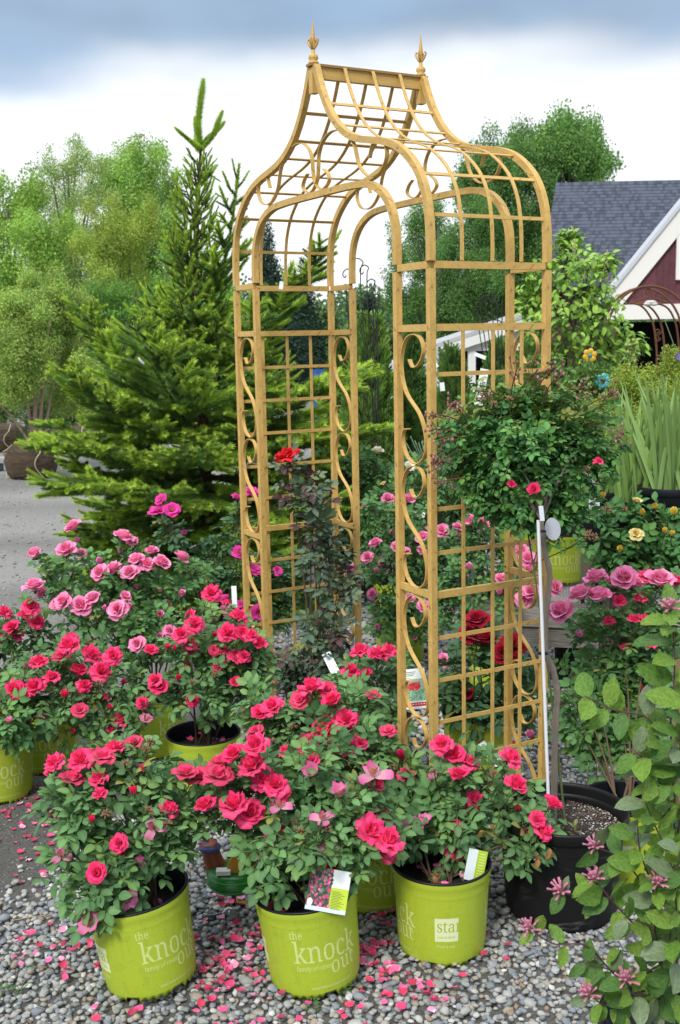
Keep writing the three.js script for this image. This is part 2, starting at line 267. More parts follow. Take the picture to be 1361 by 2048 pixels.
function conifer(label, px, topPy, z, wide, n, col, size = .3) {
  const p = base(px, z), h = at(px, topPy, z).y, g = thing('dark_conifer', label, 'tree', 'conifers behind the arbor', p), list = [];
  const b = new GB(); b.tube([V(0, 0, 0), V(0, h * .5, 0), V(0, h * .98, 0)], (t) => .03 * h * (1.05 - t) * .6, 6); part(g, 'trunk', b.geo(false), bark([.1, .08, .06]));
  for (let k = 0; k < n; k++) { const t = 1 - Math.pow(R(), .55), tier = .7 + .3 * Math.sin(t * 46), r = wide * (1 - t) * tier * Math.pow(R(), .4), a = rr(0, 6.28), l = rr(.7, 1.35), s = size * rr(.7, 1.3) * (.5 + .6 * (1 - t)); list.push({ m: new THREE.Matrix4().compose(V(Math.cos(a) * r, h * (.04 + .96 * t) - r * .15, Math.sin(a) * r), new THREE.Quaternion().setFromEuler(new THREE.Euler(rr(0, 6), a, rr(0, 6))), V(s, s * .7, s)), c: C(col[0] * l, col[1] * l, col[2] * l) }); }
  copies(g, 'crown', slimCluster, farLeaf, list);
}
conifer('blue-green conifer behind the left leg of the arbor', 540, 440, 40, 1.7, 900, [.035, .075, .05], .5);
conifer('slim dark conifer in the gap of the arbor opening', 742, 575, 52, 1.3, 500, [.025, .05, .032], .5);
conifer('dark conifer right of the blue-green one behind the lattice', 610, 520, 46, 1.5, 700, [.038, .08, .045], .5);
{ // the far wood as one mass
  const blobs = []; for (let x = -500; x < 2000; x += 46) blobs.push([x + rr(-15, 15), 640 + rr(-25, 25) + (x > 640 && x < 770 ? 10 : -10), rr(36, 60), rr(62, 78)], [x, 690, 50, rr(58, 66)]);
  const g = new THREE.Group(); top(g, 'distant_woods', 'far mass of green woodland closing the horizon', 'woods', null, 'stuff');
  cloud(g, 'crown', blobs, 16000, .6, [.13, .23, .085], roundCluster, { plain: true });
}
// nursery birch with wrapped root ball, other wrapped root balls, block
const burlapTex = dataTex(256, (x, y, n) => { const w = .5 + .25 * Math.sin(x * 6.283 * 60) * Math.sin(y * 6.283 * 60) + .6 * n(x, y, 14, 4); return [w, w, w]; });
const burlap = std({ color: C(.15, .1, .055), roughness: .95, map: burlapTex, bumpMap: burlapTex, bumpScale: .02 });
const ropeM = std({ color: C(.42, .36, .25), roughness: .9 });
function rootBall(label, px, py, z, w, h) {
  const p = gnd(px, py); const k = z ? z / -p.z : 1; if (z) { const q = at(px, py, z); p.set(q.x, 0, q.z); }
  const g = thing('root_ball', label, 'root ball', 'wrapped root balls of field-grown trees', p);
  const geo = lathe([[.001, 0], [w * .78, 0], [w * .9, h * .14], [w, h * .5], [w * .9, h * .82], [w * .62, h * .97], [.001, h]], 30, (i, s, r, y) => { const a = s / 30 * 6.283; const j = 1 + .13 * perlin.noise(Math.cos(a) * 2 + px, y * 5, Math.sin(a) * 2) + .05 * perlin.noise(Math.cos(a) * 7, y * 16, Math.sin(a) * 7); return [r * j, y + (y > h * .6 ? .06 * h * perlin.noise(Math.cos(a) * 2, 3, Math.sin(a) * 2 + px) : 0)]; });
  part(g, 'burlap', geo, burlap);
  for (let k2 = 0; k2 < 3; k2++) { const pts = []; for (let i = 0; i <= 14; i++) { const t = i / 14, y = h * (1 - t), r = w * (t < .2 ? .66 + 1.4 * t : 1.04 - .25 * Math.max(0, t - .5)), a = .7 + k2 * 2.1 + .5 * Math.sin(t * 3); pts.push(V(Math.cos(a) * r, y, Math.sin(a) * r)); } part(g, 'rope', new GB().tube(pts, .008, 4).geo(false), ropeM); }
  return g;
}
rootBall('big burlap root ball under the birch at the yard edge', 66, 955, 0, .33, .42);
rootBall('burlap root ball at the far left edge behind the grey block', 5, 905, 17.5, .42, .42);
rootBall('low brown root ball in shade right of the birch stems', 145, 892, 17, .42, .4);
{
  const p = gnd(70, 948); p.y = .38;
  const g = thing('birch_tree', 'bushy young birch with several peeling stems above a root ball', 'tree', null, p), b = new GB();
  for (const [x, y, x2, y2, r] of [[70, 880, 75, 600, .035], [78, 880, 100, 640, .026], [66, 880, 30, 660, .024], [86, 850, 130, 690, .02], [60, 880, -20, 790, .018]]) b.tube(curve(at(x, y, 14).sub(p).setY(0), at((x * 2 + x2) / 3, (y + y2) / 2, 14).sub(p), at(x2, y2, 14 + rr(-.4, .4)).sub(p), 8), (t) => r * (1 - .6 * t), 7);
  for (let k = 0; k < 26; k++) { const s = at(75 + rr(-14, 14), rr(680, 800), 14).sub(p); b.tube(curve(s, s.clone().add(V(rr(-.3, .3), .25, rr(-.3, .3))), s.clone().add(V(rr(-.8, .8), rr(.2, .7), rr(-.6, .6))), 5), (t) => .008 * (1 - .7 * t), 4); }
  part(g, 'trunk', b.geo(false), std({ roughness: .85, map: dataTex(128, (x, y, n) => { const k = .5 + .8 * n(x, y, 10, 4), s = R() < .05 ? .4 : 1; return [(.30 + .2 * k) * s, (.18 + .18 * k) * s, (.13 + .16 * k) * s]; }) }));
  cloud(g, 'crown', [[40, 640, 55], [92, 622, 55], [140, 655, 55], [18, 715, 52], [70, 695, 60], [132, 720, 52], [172, 740, 36], [28, 785, 36], [122, 795, 26], [160, 625, 30], [-25, 660, 50], [60, 590, 28], [110, 590, 24], [-10, 770, 30], [150, 810, 22], [60, 760, 24]].map(([x, y, r]) => [x, y, r, 14 + rr(-.4, .4)]), 4600, .1, [.34, .48, .11], fineCluster);
  const w = thing('grass_tuft', 'tuft of weeds growing on the birch root ball', 'weeds', null, V(p.x, .38, p.z)), wb = new GB();
  for (let k = 0; k < 60; k++) { const a = rr(0, 6.28), s = V(Math.cos(a) * rr(0, .22), 0, Math.sin(a) * rr(0, .22)), e = s.clone().add(V(rr(-.12, .12), rr(.1, .28), rr(-.1, .1))); wb.bar([s, s.clone().lerp(e, .6).add(V(0, .03, 0)), e], V(Math.sin(a), 0, Math.cos(a)), .006, .001); }
  part(w, 'blade', wb.geo(false), std({ color: C(.07, .15, .03), roughness: .8 }), 'stuff');
}
{ // hollow grey block at the left edge
  const p = gnd(2, 948), g = thing('concrete_block', 'hollow grey concrete block at the left edge by the root ball', 'block', null, p), b = new GB(), H = .19;
  b.box(V(0, H - .02, 0), .2, .02, .1).box(V(0, .02, 0), .2, .02, .1); for (const x of [-.185, 0, .185]) b.box(V(x, H / 2, 0), .016, H / 2 - .041, .098);
  part(g, 'block', b.geo(false), std({ color: C(.33, .34, .34), roughness: .95, bumpMap: bumpGravel, bumpScale: .006 }));
  part(g, 'cap_board', new GB().box(V(.05, H + .013, 0), .3, .012, .1).geo(false), std({ color: C(.4, .38, .34), roughness: .9 }));
}

// ---------------------------------------------------------------- barn
{
  const z0 = 28, P = (px, py, z) => at(px, py, z);
  const g = thing('barn', 'maroon barn with slate-blue shingle roof and white trim at right', 'barn', null, V(P(1300, 700, z0).x, 0, -z0)), o = g.position, L = (v) => v.sub(o);
  const roofTex = dataTex(256, (x, y, n) => { const c = Math.floor(x * 26 + Math.floor(y * 4) * .5), q = Math.abs(Math.sin(c * 127.1 + Math.floor(y * 4) * 311.7) * 43758.5) % 1; const k = .72 + .75 * (q - .3) + .3 * n(x, y, 40, 3); return [k, k, k]; });
  const sh = std({ color: C(.07, .083, .115), roughness: .92, map: roofTex });
  // main roof: ridge well behind, courses of shingles stepping up the slope
  const rl = L(P(1112, 367, 36)), el = L(P(1078, 575, 31.5)), dx = 14, ax = V(1, 0, 0), slope = rl.clone().sub(el), sl = slope.length(), su = slope.clone().normalize(), nrm = V(0, 0, 0).crossVectors(ax, su), N = 30;
  part(g, 'roof_deck', new GB().box(V((rl.x + el.x) / 2 + dx / 2, (rl.y + el.y) / 2, (rl.z + el.z) / 2).addScaledVector(nrm, -.09), dx / 2, sl / 2, .07, ax, su, nrm).geo(false), std({ color: C(.06, .06, .07), roughness: .9 }));
  for (let k = 0; k < N; k++) { const t = (k + .5) / N, skew = (rl.x - el.x) * t; part(g, 'shingle_course', new GB().box(V(el.x + skew + dx / 2, el.y + slope.y * t, el.z + slope.z * t).addScaledVector(nrm, .012), dx / 2, sl / N * .56, .016, ax, su.clone().addScaledVector(nrm, -.05).normalize()).geo(false), sh); { const u = g.children.at(-1).geometry.attributes.uv, ox = R(), oy = Math.floor(R() * 4) * .25; for (let i = 0; i < u.count; i++) u.setXY(i, u.getX(i) * .43 + ox, u.getY(i) * .9 + oy); } }
    part(g, 'roof_deck', new GB().box(V(rl.x + dx / 2 + .6, (rl.y + el.y) / 2, rl.z * 1.5 - el.z * .5), dx / 2, sl / 2, .05, ax, V(0, su.y, -su.z)).geo(false), sh);
  const plankT = dataTex(128, (x, y, n) => { const k = .8 + .5 * n(x * 3 % 1, y, 30, 3) + .3 * n(x, y, 8, 2); return [k, k, k]; });
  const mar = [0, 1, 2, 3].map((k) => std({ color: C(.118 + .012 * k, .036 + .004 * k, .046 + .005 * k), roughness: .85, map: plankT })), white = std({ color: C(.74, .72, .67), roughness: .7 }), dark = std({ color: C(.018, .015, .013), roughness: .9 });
  // cross gable facing the yard
  const bl = L(P(1228, 640, z0)), br = bl.clone().add(V(9.6, 0, 0)), bt = L(P(1240, 610, z0)).y, bb = bl.y, ap = L(P(1400, 365, z0)), lo = L(P(1222, 585, z0)), m = (ap.y - lo.y) / (ap.x - lo.x), under = (x) => Math.min(lo.y + m * (x - lo.x), lo.y + m * (2 * ap.x + 2.2 - x - lo.x)) - .42;
  const W = .168, n = 46;
  for (let k = 0; k < n; k++) { const x0 = bl.x + .02 + k * W, x1 = x0 + W - .008, t0 = under(x0), t1 = under(x1); if (Math.min(t0, t1) < bt + .02) continue; const b = new GB(), dz = rr(-.006, .006); const f = [[x0, bt], [x1, bt], [x1, t1], [x0, t0]]; const A = f.map(([x, y]) => b.v(x, y, dz, x, y)), B = f.map(([x, y]) => b.v(x, y, dz - .025, x, y)); b.q(...A); b.q(B[3], B[2], B[1], B[0]); for (let s = 0; s < 4; s++) { const e = (s + 1) % 4; b.q(A[s], B[s], B[e], A[e]); } const q = b.geo(false).toNonIndexed(); q.computeVertexNormals(); part(g, 'plank', q, pick(mar)); }
  const along = V(1, m, 0).normalize(), len = Math.hypot(ap.x - lo.x, ap.y - lo.y) + 1, pa = V(-along.y, along.x, 0);
  part(g, 'rake_board', new GB().box(lo.clone().addScaledVector(along, len / 2 - .2).addScaledVector(pa, -.2).add(V(0, 0, .06)), len / 2, .2, .035, along, pa).geo(false), white);
  part(g, 'roof_edge', new GB().box(lo.clone().addScaledVector(along, len / 2 - .25).addScaledVector(pa, .045).add(V(0, 0, -.1)), len / 2 + .05, .04, .25, along, pa).geo(false), std({ color: C(.5, .52, .55), roughness: .6 }));
  part(g, 'beam', new GB().box(V((bl.x + br.x) / 2 - .1, (bt + bb) / 2, .02), (br.x - bl.x) / 2 + .1, (bt - bb) / 2, .08).geo(false), white);
  // window with white frame
  const wx = L(P(1352, 500, z0)).x, wt = L(P(1352, 462, z0)).y, wb = L(P(1352, 560, z0)).y, win = part(g, 'window', new GB().box(V(wx + .55, (wt + wb) / 2, .03), .42, (wt - wb) / 2 - .1, .015).geo(false), std({ color: C(.03, .04, .05), roughness: .1 }));
  for (const [x, y, hx, hy] of [[wx + .065, (wt + wb) / 2, .065, (wt - wb) / 2], [wx + 1.035, (wt + wb) / 2, .065, (wt - wb) / 2], [wx + .55, wt - .06, .418, .06], [wx + .55, wb + .06, .418, .06]]) part(win, 'frame', new GB().box(V(x, y, .055), hx, hy, .03).geo(false), white);
  // open bay below: floor, walls, ceiling, posts
  const H = bb, x0 = L(P(1224, 700, z0)).x, x1 = br.x;
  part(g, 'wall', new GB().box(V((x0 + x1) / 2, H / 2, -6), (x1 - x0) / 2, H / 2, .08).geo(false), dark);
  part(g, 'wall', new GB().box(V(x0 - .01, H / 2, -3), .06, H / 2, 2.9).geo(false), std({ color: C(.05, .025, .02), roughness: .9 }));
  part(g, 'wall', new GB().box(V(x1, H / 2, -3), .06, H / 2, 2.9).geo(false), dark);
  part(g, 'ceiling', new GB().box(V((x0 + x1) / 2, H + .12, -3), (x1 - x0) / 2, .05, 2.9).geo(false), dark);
  part(g, 'post', new GB().box(V(x0 + .06, H / 2, .03), .085, H / 2, .07).geo(false), std({ color: C(.1, .045, .03), roughness: .85 }));
  // barn side wall under the main eave, seen past the lilac
  part(g, 'wall', new GB().box(V((el.x + x0) / 2, el.y / 2, -4.6), (x0 - el.x) / 2 - .07, el.y / 2 - .05, .08).geo(false), mar[1]);
}
{ // cartons inside the bay
  const tan = std({ color: C(.45, .33, .24), roughness: .85 });
  for (const [px, py, w, h, l] of [[1312, 790, .62, .5, 'tan cardboard carton at the barn opening under the rusty arch'], [1352, 772, .4, .42, 'tan carton at the right photo edge in the barn opening']]) { const p = at(px, py, 27), Y = Math.max(.1, p.y - .1), g = thing('cardboard_carton', l, 'carton', null, V(p.x, Y, -27)); part(g, 'box_body', new GB().box(V(0, h / 2, 0), w / 2, h / 2, .25).geo(false), tan); part(g, 'tape', new GB().box(V(0, h / 2, .252), .03, h / 2, .002).geo(false), std({ color: C(.3, .2, .12), roughness: .5 })); part(g, 'stand', new GB().box(V(0, -Y / 2 - .002, 0), w / 2.2, Y / 2, .22).geo(false), std({ color: C(.08, .06, .05), roughness: .9 })); }
}
{ // low white shed
  const z = 33, P = (px, py) => at(px, py, z), o = V(P(970, 700).x, 0, -z), g = thing('white_shed', 'low white open-fronted shed seen through the right lattice', 'shed', null, o), L = (v) => v.sub(o), white = std({ color: C(.72, .72, .68), roughness: .75 }), dark = std({ color: C(.03, .03, .03), roughness: .9 });
  const a = L(P(880, 693)), b = L(P(1058, 634)), al = V(b.x - a.x, b.y - a.y, 0), len = al.length(); al.normalize(); const up = V(-al.y, al.x, 0);
  part(g, 'roof', new GB().box(a.clone().lerp(b, .5).addScaledVector(up, .06).add(V(0, 0, -2)), len / 2 + .1, .06, 2.2, al, up).geo(false), std({ color: C(.42, .43, .44), roughness: .7 }));
  part(g, 'fascia', new GB().box(a.clone().lerp(b, .5).addScaledVector(up, -.14).add(V(0, 0, .17)), len / 2, .13, .03, al, up).geo(false), white);
  const gb = new GB(), wy = L(P(940, 702)).y, f = [[L(P(918, 700)).x, wy], [b.x, wy], [b.x, b.y - .25], [L(P(918, 700)).x, L(P(918, 690)).y + .05]], A = f.map(([x, y]) => gb.v(x, y, 0)), B = f.map(([x, y]) => gb.v(x, y, -.1)); gb.q(...A); gb.q(B[3], B[2], B[1], B[0]); for (let s = 0; s < 4; s++) { const e = (s + 1) % 4; gb.q(A[s], B[s], B[e], A[e]); } const wg = gb.geo(false).toNonIndexed(); wg.computeVertexNormals(); part(g, 'gable_wall', wg, white);
  for (const px of [921, 944, 1004, 1050]) part(g, 'post', new GB().box(V(L(P(px, 700)).x, wy / 2, -.05), .11, wy / 2, .09).geo(false), white);
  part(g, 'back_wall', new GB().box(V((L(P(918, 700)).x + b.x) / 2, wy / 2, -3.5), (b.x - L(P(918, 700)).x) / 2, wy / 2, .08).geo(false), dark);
}

// ---------------------------------------------------------------- middle distance
{ // spruce
  const Z = 6.6, b0 = at(395, 700, Z); b0.y = 0;
  const g = thing('spruce_tree', 'large bright green young spruce behind the left leg of the arbor', 'tree', null, b0), L = (px, py, z) => at(px, py, z).sub(b0);
  const needle = (cnt, len, tip) => { const b = new GB(); for (let k = 0; k < cnt; k++) { const t = k / cnt, a = k * 2.4, el = rr(.7, 1.15) - .5 * t, d = V(Math.cos(a) * Math.sin(el), Math.cos(el), Math.sin(a) * Math.sin(el)), s = V(0, t * .95, 0), w = V(-Math.sin(a), 0, Math.cos(a)).multiplyScalar(.032), e = s.clone().addScaledVector(d, len * (1 - .12 * t)), j = rr(.8, 1.2); const c = [j, j, j]; const A = b.v(s.x - w.x, s.y, s.z - w.z, 0, 0, c), B = b.v(s.x + w.x, s.y, s.z + w.z, 0, 0, c), D = b.v(e.x, e.y, e.z, 0, 0, [j * 1.25, j * 1.2, j]); b.t(A, B, D); } return b.geo(); };
  const shoot = needle(130, .27), list = [], UPV = V(0, 1, 0);
  const put = (a, d, len, fat, c) => list.push({ m: new THREE.Matrix4().compose(a, new THREE.Quaternion().setFromUnitVectors(UPV, d).multiply(new THREE.Quaternion().setFromAxisAngle(UPV, rr(0, 6.28))), V(len * fat, len, len * fat)), c });
  const NEW = () => { const k = rr(.85, 1.2); return C(.40 * k, .56 * k, .08 * k); }, MID = () => { const k = rr(.75, 1.2); return C(.29 * k, .47 * k, .075 * k); }, OLD = () => { const k = rr(.7, 1.2); return C(.19 * k, .33 * k, .07 * k); };
  const SH = .125;
  const chain = (pts, fresh) => { // shoots along a twig, the last ones this year's growth
    for (let k = 0; k + 1 < pts.length; k++) { const d = pts[k + 1].clone().sub(pts[k]), len = d.length(), n = Math.max(1, Math.round(len / SH)); d.normalize(); for (let i = 0; i < n; i++) { const t = (k + i / n) / (pts.length - 1); put(pts[k].clone().addScaledVector(d, len * i / n), d, len / n * 1.25, 1, t > .9 - fresh ? NEW() : t > .4 ? MID() : OLD()); } }
  };
  const wood = std({ color: C(.09, .055, .03), roughness: .9 }), TOP = L(402, 296, Z), trunk = [V(0, 0, 0), V(.02, 1.0, 0), V(.0, 1.9, .02), TOP];
  part(g, 'trunk', new GB().tube(spline(trunk, 20), (t) => .05 * (1 - .86 * t), 8).geo(false), wood);
  const branch = (pts, fresh, side = 1, dens = 1) => {
    const sp = spline(pts, 10), len = sp.reduce((s, p, k) => k ? s + p.distanceTo(sp[k - 1]) : 0, 0);
    part(g, 'branch', new GB().tube(sp, (t) => .003 + .009 * len * (1 - t), 5).geo(false), wood);
    chain(sp.slice(1), fresh);
    const n = Math.round(len / .058 * dens);
    for (let k = 0; k < n; k++) {
      const t = .22 + .76 * (k + R() * .6) / n, i = Math.min(9, Math.floor(t * 10)), p = sp[i].clone().lerp(sp[i + 1], t * 10 - i), d = sp[i + 1].clone().sub(sp[i]).normalize(), s = V(0, 0, 0).crossVectors(d, UPV).normalize().multiplyScalar(k % 2 ? 1 : -1);
      const l = side * len * (.1 + .36 * (1 - t)) * rr(.75, 1.2) + .05, dir = d.clone().multiplyScalar(rr(.6, 1)).addScaledVector(s, rr(.5, .95)).addScaledVector(UPV, rr(-.22, .2)).normalize();
      const q = p.clone().addScaledVector(dir, l * .55).add(V(0, rr(-.015, .01), 0)), e = q.clone().addScaledVector(dir, l * .45).add(V(0, rr(-.01, .035), 0));
      chain([p, q, e], l < .12 ? .75 : .5);
      if (l > .14) for (const sgn of [-1, 1]) { const s2 = V(0, 0, 0).crossVectors(dir, UPV).normalize().multiplyScalar(sgn), d2 = dir.clone().addScaledVector(s2, .9).normalize(), f = p.clone().lerp(q, rr(.4, .9)); chain([f, f.clone().addScaledVector(d2, l * rr(.3, .5)).add(V(0, rr(-.01, .01), 0))], .75); const f2 = q.clone().lerp(e, rr(.1, .6)); chain([f2, f2.clone().addScaledVector(d2, l * rr(.2, .35))], 1); }
    }
  };
  const RAD = [[0, .6], [.3, .82], [.7, .87], [1.0, .85], [1.35, .7], [1.7, .48], [2.0, .24], [2.3, .13], [2.6, .07], [2.75, .05]];
  const rad = (h) => { for (let k = 0; k + 1 < RAD.length; k++) if (h <= RAD[k + 1][0]) return RAD[k][1] + (RAD[k + 1][1] - RAD[k][1]) * (h - RAD[k][0]) / (RAD[k + 1][0] - RAD[k][0]); return .05; };
  let ang = 0;
  for (let h = .12; h < TOP.y - .14; h += .05) for (let k = 0; k < (h < 1.9 ? 4 : 3); k++) {
    ang += 2.4 + rr(-.3, .3); const rise = -.12 + 1.5 * smooth(.5, 2.5, h), r = rad(h + rad(h) * (rise * .9 + .1)) * rr(.6, 1.1), o = V(Math.cos(ang), 0, Math.sin(ang)), s = spline(trunk, 40)[Math.min(40, Math.round(h / TOP.y * 40))];
    branch([s.clone(), s.clone().addScaledVector(o, r * .35).add(V(0, r * rise * .5, 0)), s.clone().addScaledVector(o, r * .72).add(V(0, r * rise * .9, 0)), s.clone().addScaledVector(o, r).add(V(0, r * (rise * 1.25 + .1), 0))], .28);
  }
  for (const [pts, sd] of [[[[400, 640, 6.6], [440, 560, 6.5], [462, 460, 6.45], [478, 338, 6.4]], .55], [[[400, 800, 6.6], [500, 690, 6.4], [590, 580, 6.3], [650, 506, 6.2]], .7], [[[400, 560, 6.6], [376, 480, 6.55], [366, 420, 6.5], [352, 356, 6.5]], .4], [[[390, 870, 6.6], [300, 800, 6.3], [215, 700, 6.2], [166, 622, 6.1]], .75], [[[390, 880, 6.6], [280, 860, 6.2], [190, 800, 6.0], [134, 750, 5.9]], .8], [[[390, 980, 6.6], [270, 930, 6.1], [160, 895, 5.9], [68, 888, 5.7]], .7], [[[390, 1000, 6.6], [280, 990, 6.0], [180, 975, 5.7], [106, 966, 5.5]], .7], [[[400, 950, 6.6], [520, 900, 6.3], [640, 880, 6.2], [762, 855, 6.1]], .8], [[[400, 900, 6.6], [520, 840, 6.2], [640, 780, 6.2], [735, 745, 6.2]], .8], [[[395, 900, 6.6], [360, 820, 6.1], [310, 740, 5.9], [270, 660, 5.8]], .8]]) branch(pts.map((q) => L(...q)), .3, sd);
  // the leader and its whorl
  const ld = (list2, f = 1.6) => { const sp = spline(list2.map((q) => L(...q)), 6); for (let k = 0; k < 6; k++) { const d = sp[k + 1].clone().sub(sp[k]); put(sp[k], d.clone().normalize(), d.length() * 1.5, f * 1.25, k > 1 ? NEW() : MID()); put(sp[k].clone().lerp(sp[k + 1], .5), d.clone().normalize(), d.length() * 1.4, f * 1.25, NEW()); } part(g, 'branch', new GB().tube(sp, (t) => .007 - .005 * t, 5).geo(false), wood); };
  ld([[401, 300, Z], [398, 240, Z], [405, 178, Z]], 1.7); ld([[401, 296, Z], [385, 285, 6.5], [358, 262, 6.45]]); ld([[401, 296, Z], [420, 280, 6.55], [440, 236, 6.55]]); ld([[401, 296, Z], [424, 272, 6.7], [444, 250, 6.75]]); ld([[401, 297, Z], [396, 280, 6.75], [392, 245, 6.8]]);
  ld([[403, 360, Z], [415, 340, 6.5], [420, 318, 6.5]], 1.2); ld([[404, 365, Z], [392, 345, 6.6], [388, 322, 6.6]], 1.2); ld([[405, 350, Z], [420, 350, 6.6], [437, 360, 6.6]], 1.2); ld([[404, 410, Z], [420, 385, 6.5], [428, 360, 6.5]], 1.2); ld([[404, 400, Z], [388, 380, 6.5], [380, 350, 6.5]], 1.2);
  copies(g, 'foliage', shoot, phy({ vertexColors: true, roughness: .9, transmission: .4, thickness: 0, specularIntensity: .4 }), list);
  const tg = thing('plant_tag', 'small white tag hanging in the spruce branches', 'tag', null, at(281, 720, 5.7)); part(tg, 'tag_strip', new GB().bar([V(-.008, .012, 0), V(0, 0, .006), V(.018, -.02, 0)], V(.6, .3, .7).normalize(), .009, .0006).geo(false), std({ color: C(.8, .82, .84), roughness: .5 }));
}
function arborvitae(label, px, topPy, z, wide, n, col = [.075, .15, .025]) {
  const p = base(px, z), h = at(px, topPy, z).y, g = thing('arborvitae', label, 'shrub', 'upright arborvitae behind the arbor', p), list = [];
  part(g, 'trunk', new GB().tube([V(0, 0, 0), V(0, h * .9, 0)], (t) => .03 * (1 - .7 * t), 6).geo(false), bark([.12, .08, .05]));
  for (let k = 0; k < n; k++) { const t = Math.pow(R(), 1.1), prof = Math.pow(1 - t, .6) * (.75 + .25 * Math.sin(Math.min(1, t * 4) * 1.57)), a = rr(0, 6.28), q = wide * prof * Math.pow(R(), .25) * (1 + .15 * Math.sin(a * 5 + t * 20)), l = rr(.65, 1.35), s = rr(.06, .11), y = rr(-.1, .25); list.push({ m: place(V(Math.cos(a) * q, .06 + h * .97 * t, Math.sin(a) * q), V(Math.cos(a) * .5 + rr(-.2, .2), 1, Math.sin(a) * .5 + rr(-.2, .2)), V(rr(-1, 1), .2, rr(-1, 1)), s, s * 1.7), c: C(col[0] * (l + y) * 1.8, col[1] * l * 1.8, col[2] * l * 1.8) }); }
  const f = new GB(); for (let k = 0; k < 9; k++) { const a = (k - 4) * .2 + rr(-.08, .08), l = rr(.6, 1), d = V(Math.sin(a), Math.cos(a), rr(-.15, .15)), s = V(Math.sin(a) * .12, k % 3 * .18, 0), e = s.clone().addScaledVector(d, l * .6), w = V(Math.cos(a), -Math.sin(a), 0).multiplyScalar(.085), j = rr(.8, 1.2), c = [j, j, j]; f.q(f.v(s.x - w.x * .4, s.y - w.y * .4, s.z, 0, 0, c), f.v(s.x + w.x * .4, s.y + w.y * .4, s.z, 0, 0, c), f.v(e.x + w.x, e.y + w.y, e.z, 0, 0, c), f.v(e.x - w.x, e.y - w.y, e.z + .03, 0, 0, c)); }
  copies(g, 'foliage', f.geo(), farLeaf, list);
}
arborvitae('tall green arborvitae seen through the arbor opening left of the sky gap', 738, 655, 8.6, .28, 1500, [.09, .175, .03]);
arborvitae('dark conical arborvitae seen between the front posts of the right leg', 822, 690, 9.4, .17, 1100, [.05, .11, .022]);
arborvitae('mid-green arborvitae behind the right lattice beside the white shed', 905, 715, 10.5, .25, 1000, [.06, .125, .025]);
arborvitae('mid-green arborvitae below the white shed near the back post', 1000, 705, 9.8, .25, 1100, [.055, .125, .022]);
arborvitae('low arborvitae shadowed behind the arbor opening on the left', 690, 690, 9.2, .3, 1100, [.055, .12, .025]);
arborvitae('arborvitae at the right back post beside the lilac', 1066, 690, 9.6, .22, 900, [.07, .14, .03]);
{ // ornamental grass
  for (const [px, py, z, h, w, n, l] of [[880, 905, 7.2, .62, .3, 520, 'blue-green ornamental grass clump behind the right leg of the arbor'], [835, 905, 7.6, .35, .25, 260, 'lower grass clump left of the tall ornamental grass']]) {
    const p = at(px, py, z), g = thing('ornamental_grass', l, 'grass clump', null, V(p.x, 0, p.z)); const b = new GB(), y0 = .32;
    for (let k = 0; k < n; k++) { const a = rr(0, 6.28), s = V(Math.cos(a) * .05, y0, Math.sin(a) * .05), o = V(Math.cos(a), 0, Math.sin(a)), r = w * Math.sqrt(R()), hh = h * rr(.6, 1.1), j = rr(.7, 1.25); b.col = [.17 * j, .27 * j, .15 * j]; b.bar([s, s.clone().addScaledVector(o, r * .3).add(V(0, hh * .6, 0)), s.clone().addScaledVector(o, r).add(V(0, hh * rr(.75, 1), 0))], V(-o.z, 0, o.x), .0035, .0006); }
    part(g, 'blade', b.geo(), std({ vertexColors: true, roughness: .7 }), 'stuff');
    part(g, 'pot', lathe([[.1, 0], [.13, .3], [.14, .34], [.12, .34], [.11, .3], [.001, .3]], 24), std({ color: C(.015, .015, .017), roughness: .5 }));
  }
}
{ // pale covers and blue bags far behind
  const wrap = std({ color: C(.72, .76, .82), roughness: .35, bumpMap: bumpGravel, bumpScale: .03 });
  const lump = (name, label, cat, px, py, z, w, h, d, m) => { const p = at(px, py, z); p.y = 0; const g = thing(name, label, cat, null, p); const ge = new THREE.BoxGeometry(w, h, d, 8, 10, 8), q = ge.attributes.position; for (let i = 0; i < q.count; i++) { const x = q.getX(i), y = q.getY(i), z2 = q.getZ(i), n = fbm(x * 3 + px, y * 3, z2 * 3, 3); q.setXYZ(i, x * (1 + .12 * n - .08 * Math.max(0, y / h)), y + h / 2 + .08 * h * n, z2 * (1 + .12 * n)); } ge.computeVertexNormals(); part(g, 'wrapped_load', ge, m); part(g, 'pallet', new GB().box(V(0, .03, 0), w / 2, .03, d / 2).geo(false), std({ color: C(.3, .24, .16), roughness: .9 })); };
  lump('wrapped_pallet', 'pale plastic-wrapped pallet load in the gap of the arbor opening', 'pallet load', 774, 800, 17, .62, 1.28, .6, wrap);
  lump('wrapped_pallet', 'pale wrapped load seen between the posts above the grass', 'pallet load', 850, 790, 18, .45, 1.45, .5, wrap);
  lump('blue_bag', 'blue bagged soil stack showing through the left lattice', 'soil bags', 650, 815, 14, .34, 1.25, .4, std({ color: C(.04, .16, .55), roughness: .4, bumpMap: bumpGravel, bumpScale: .03 }));
}
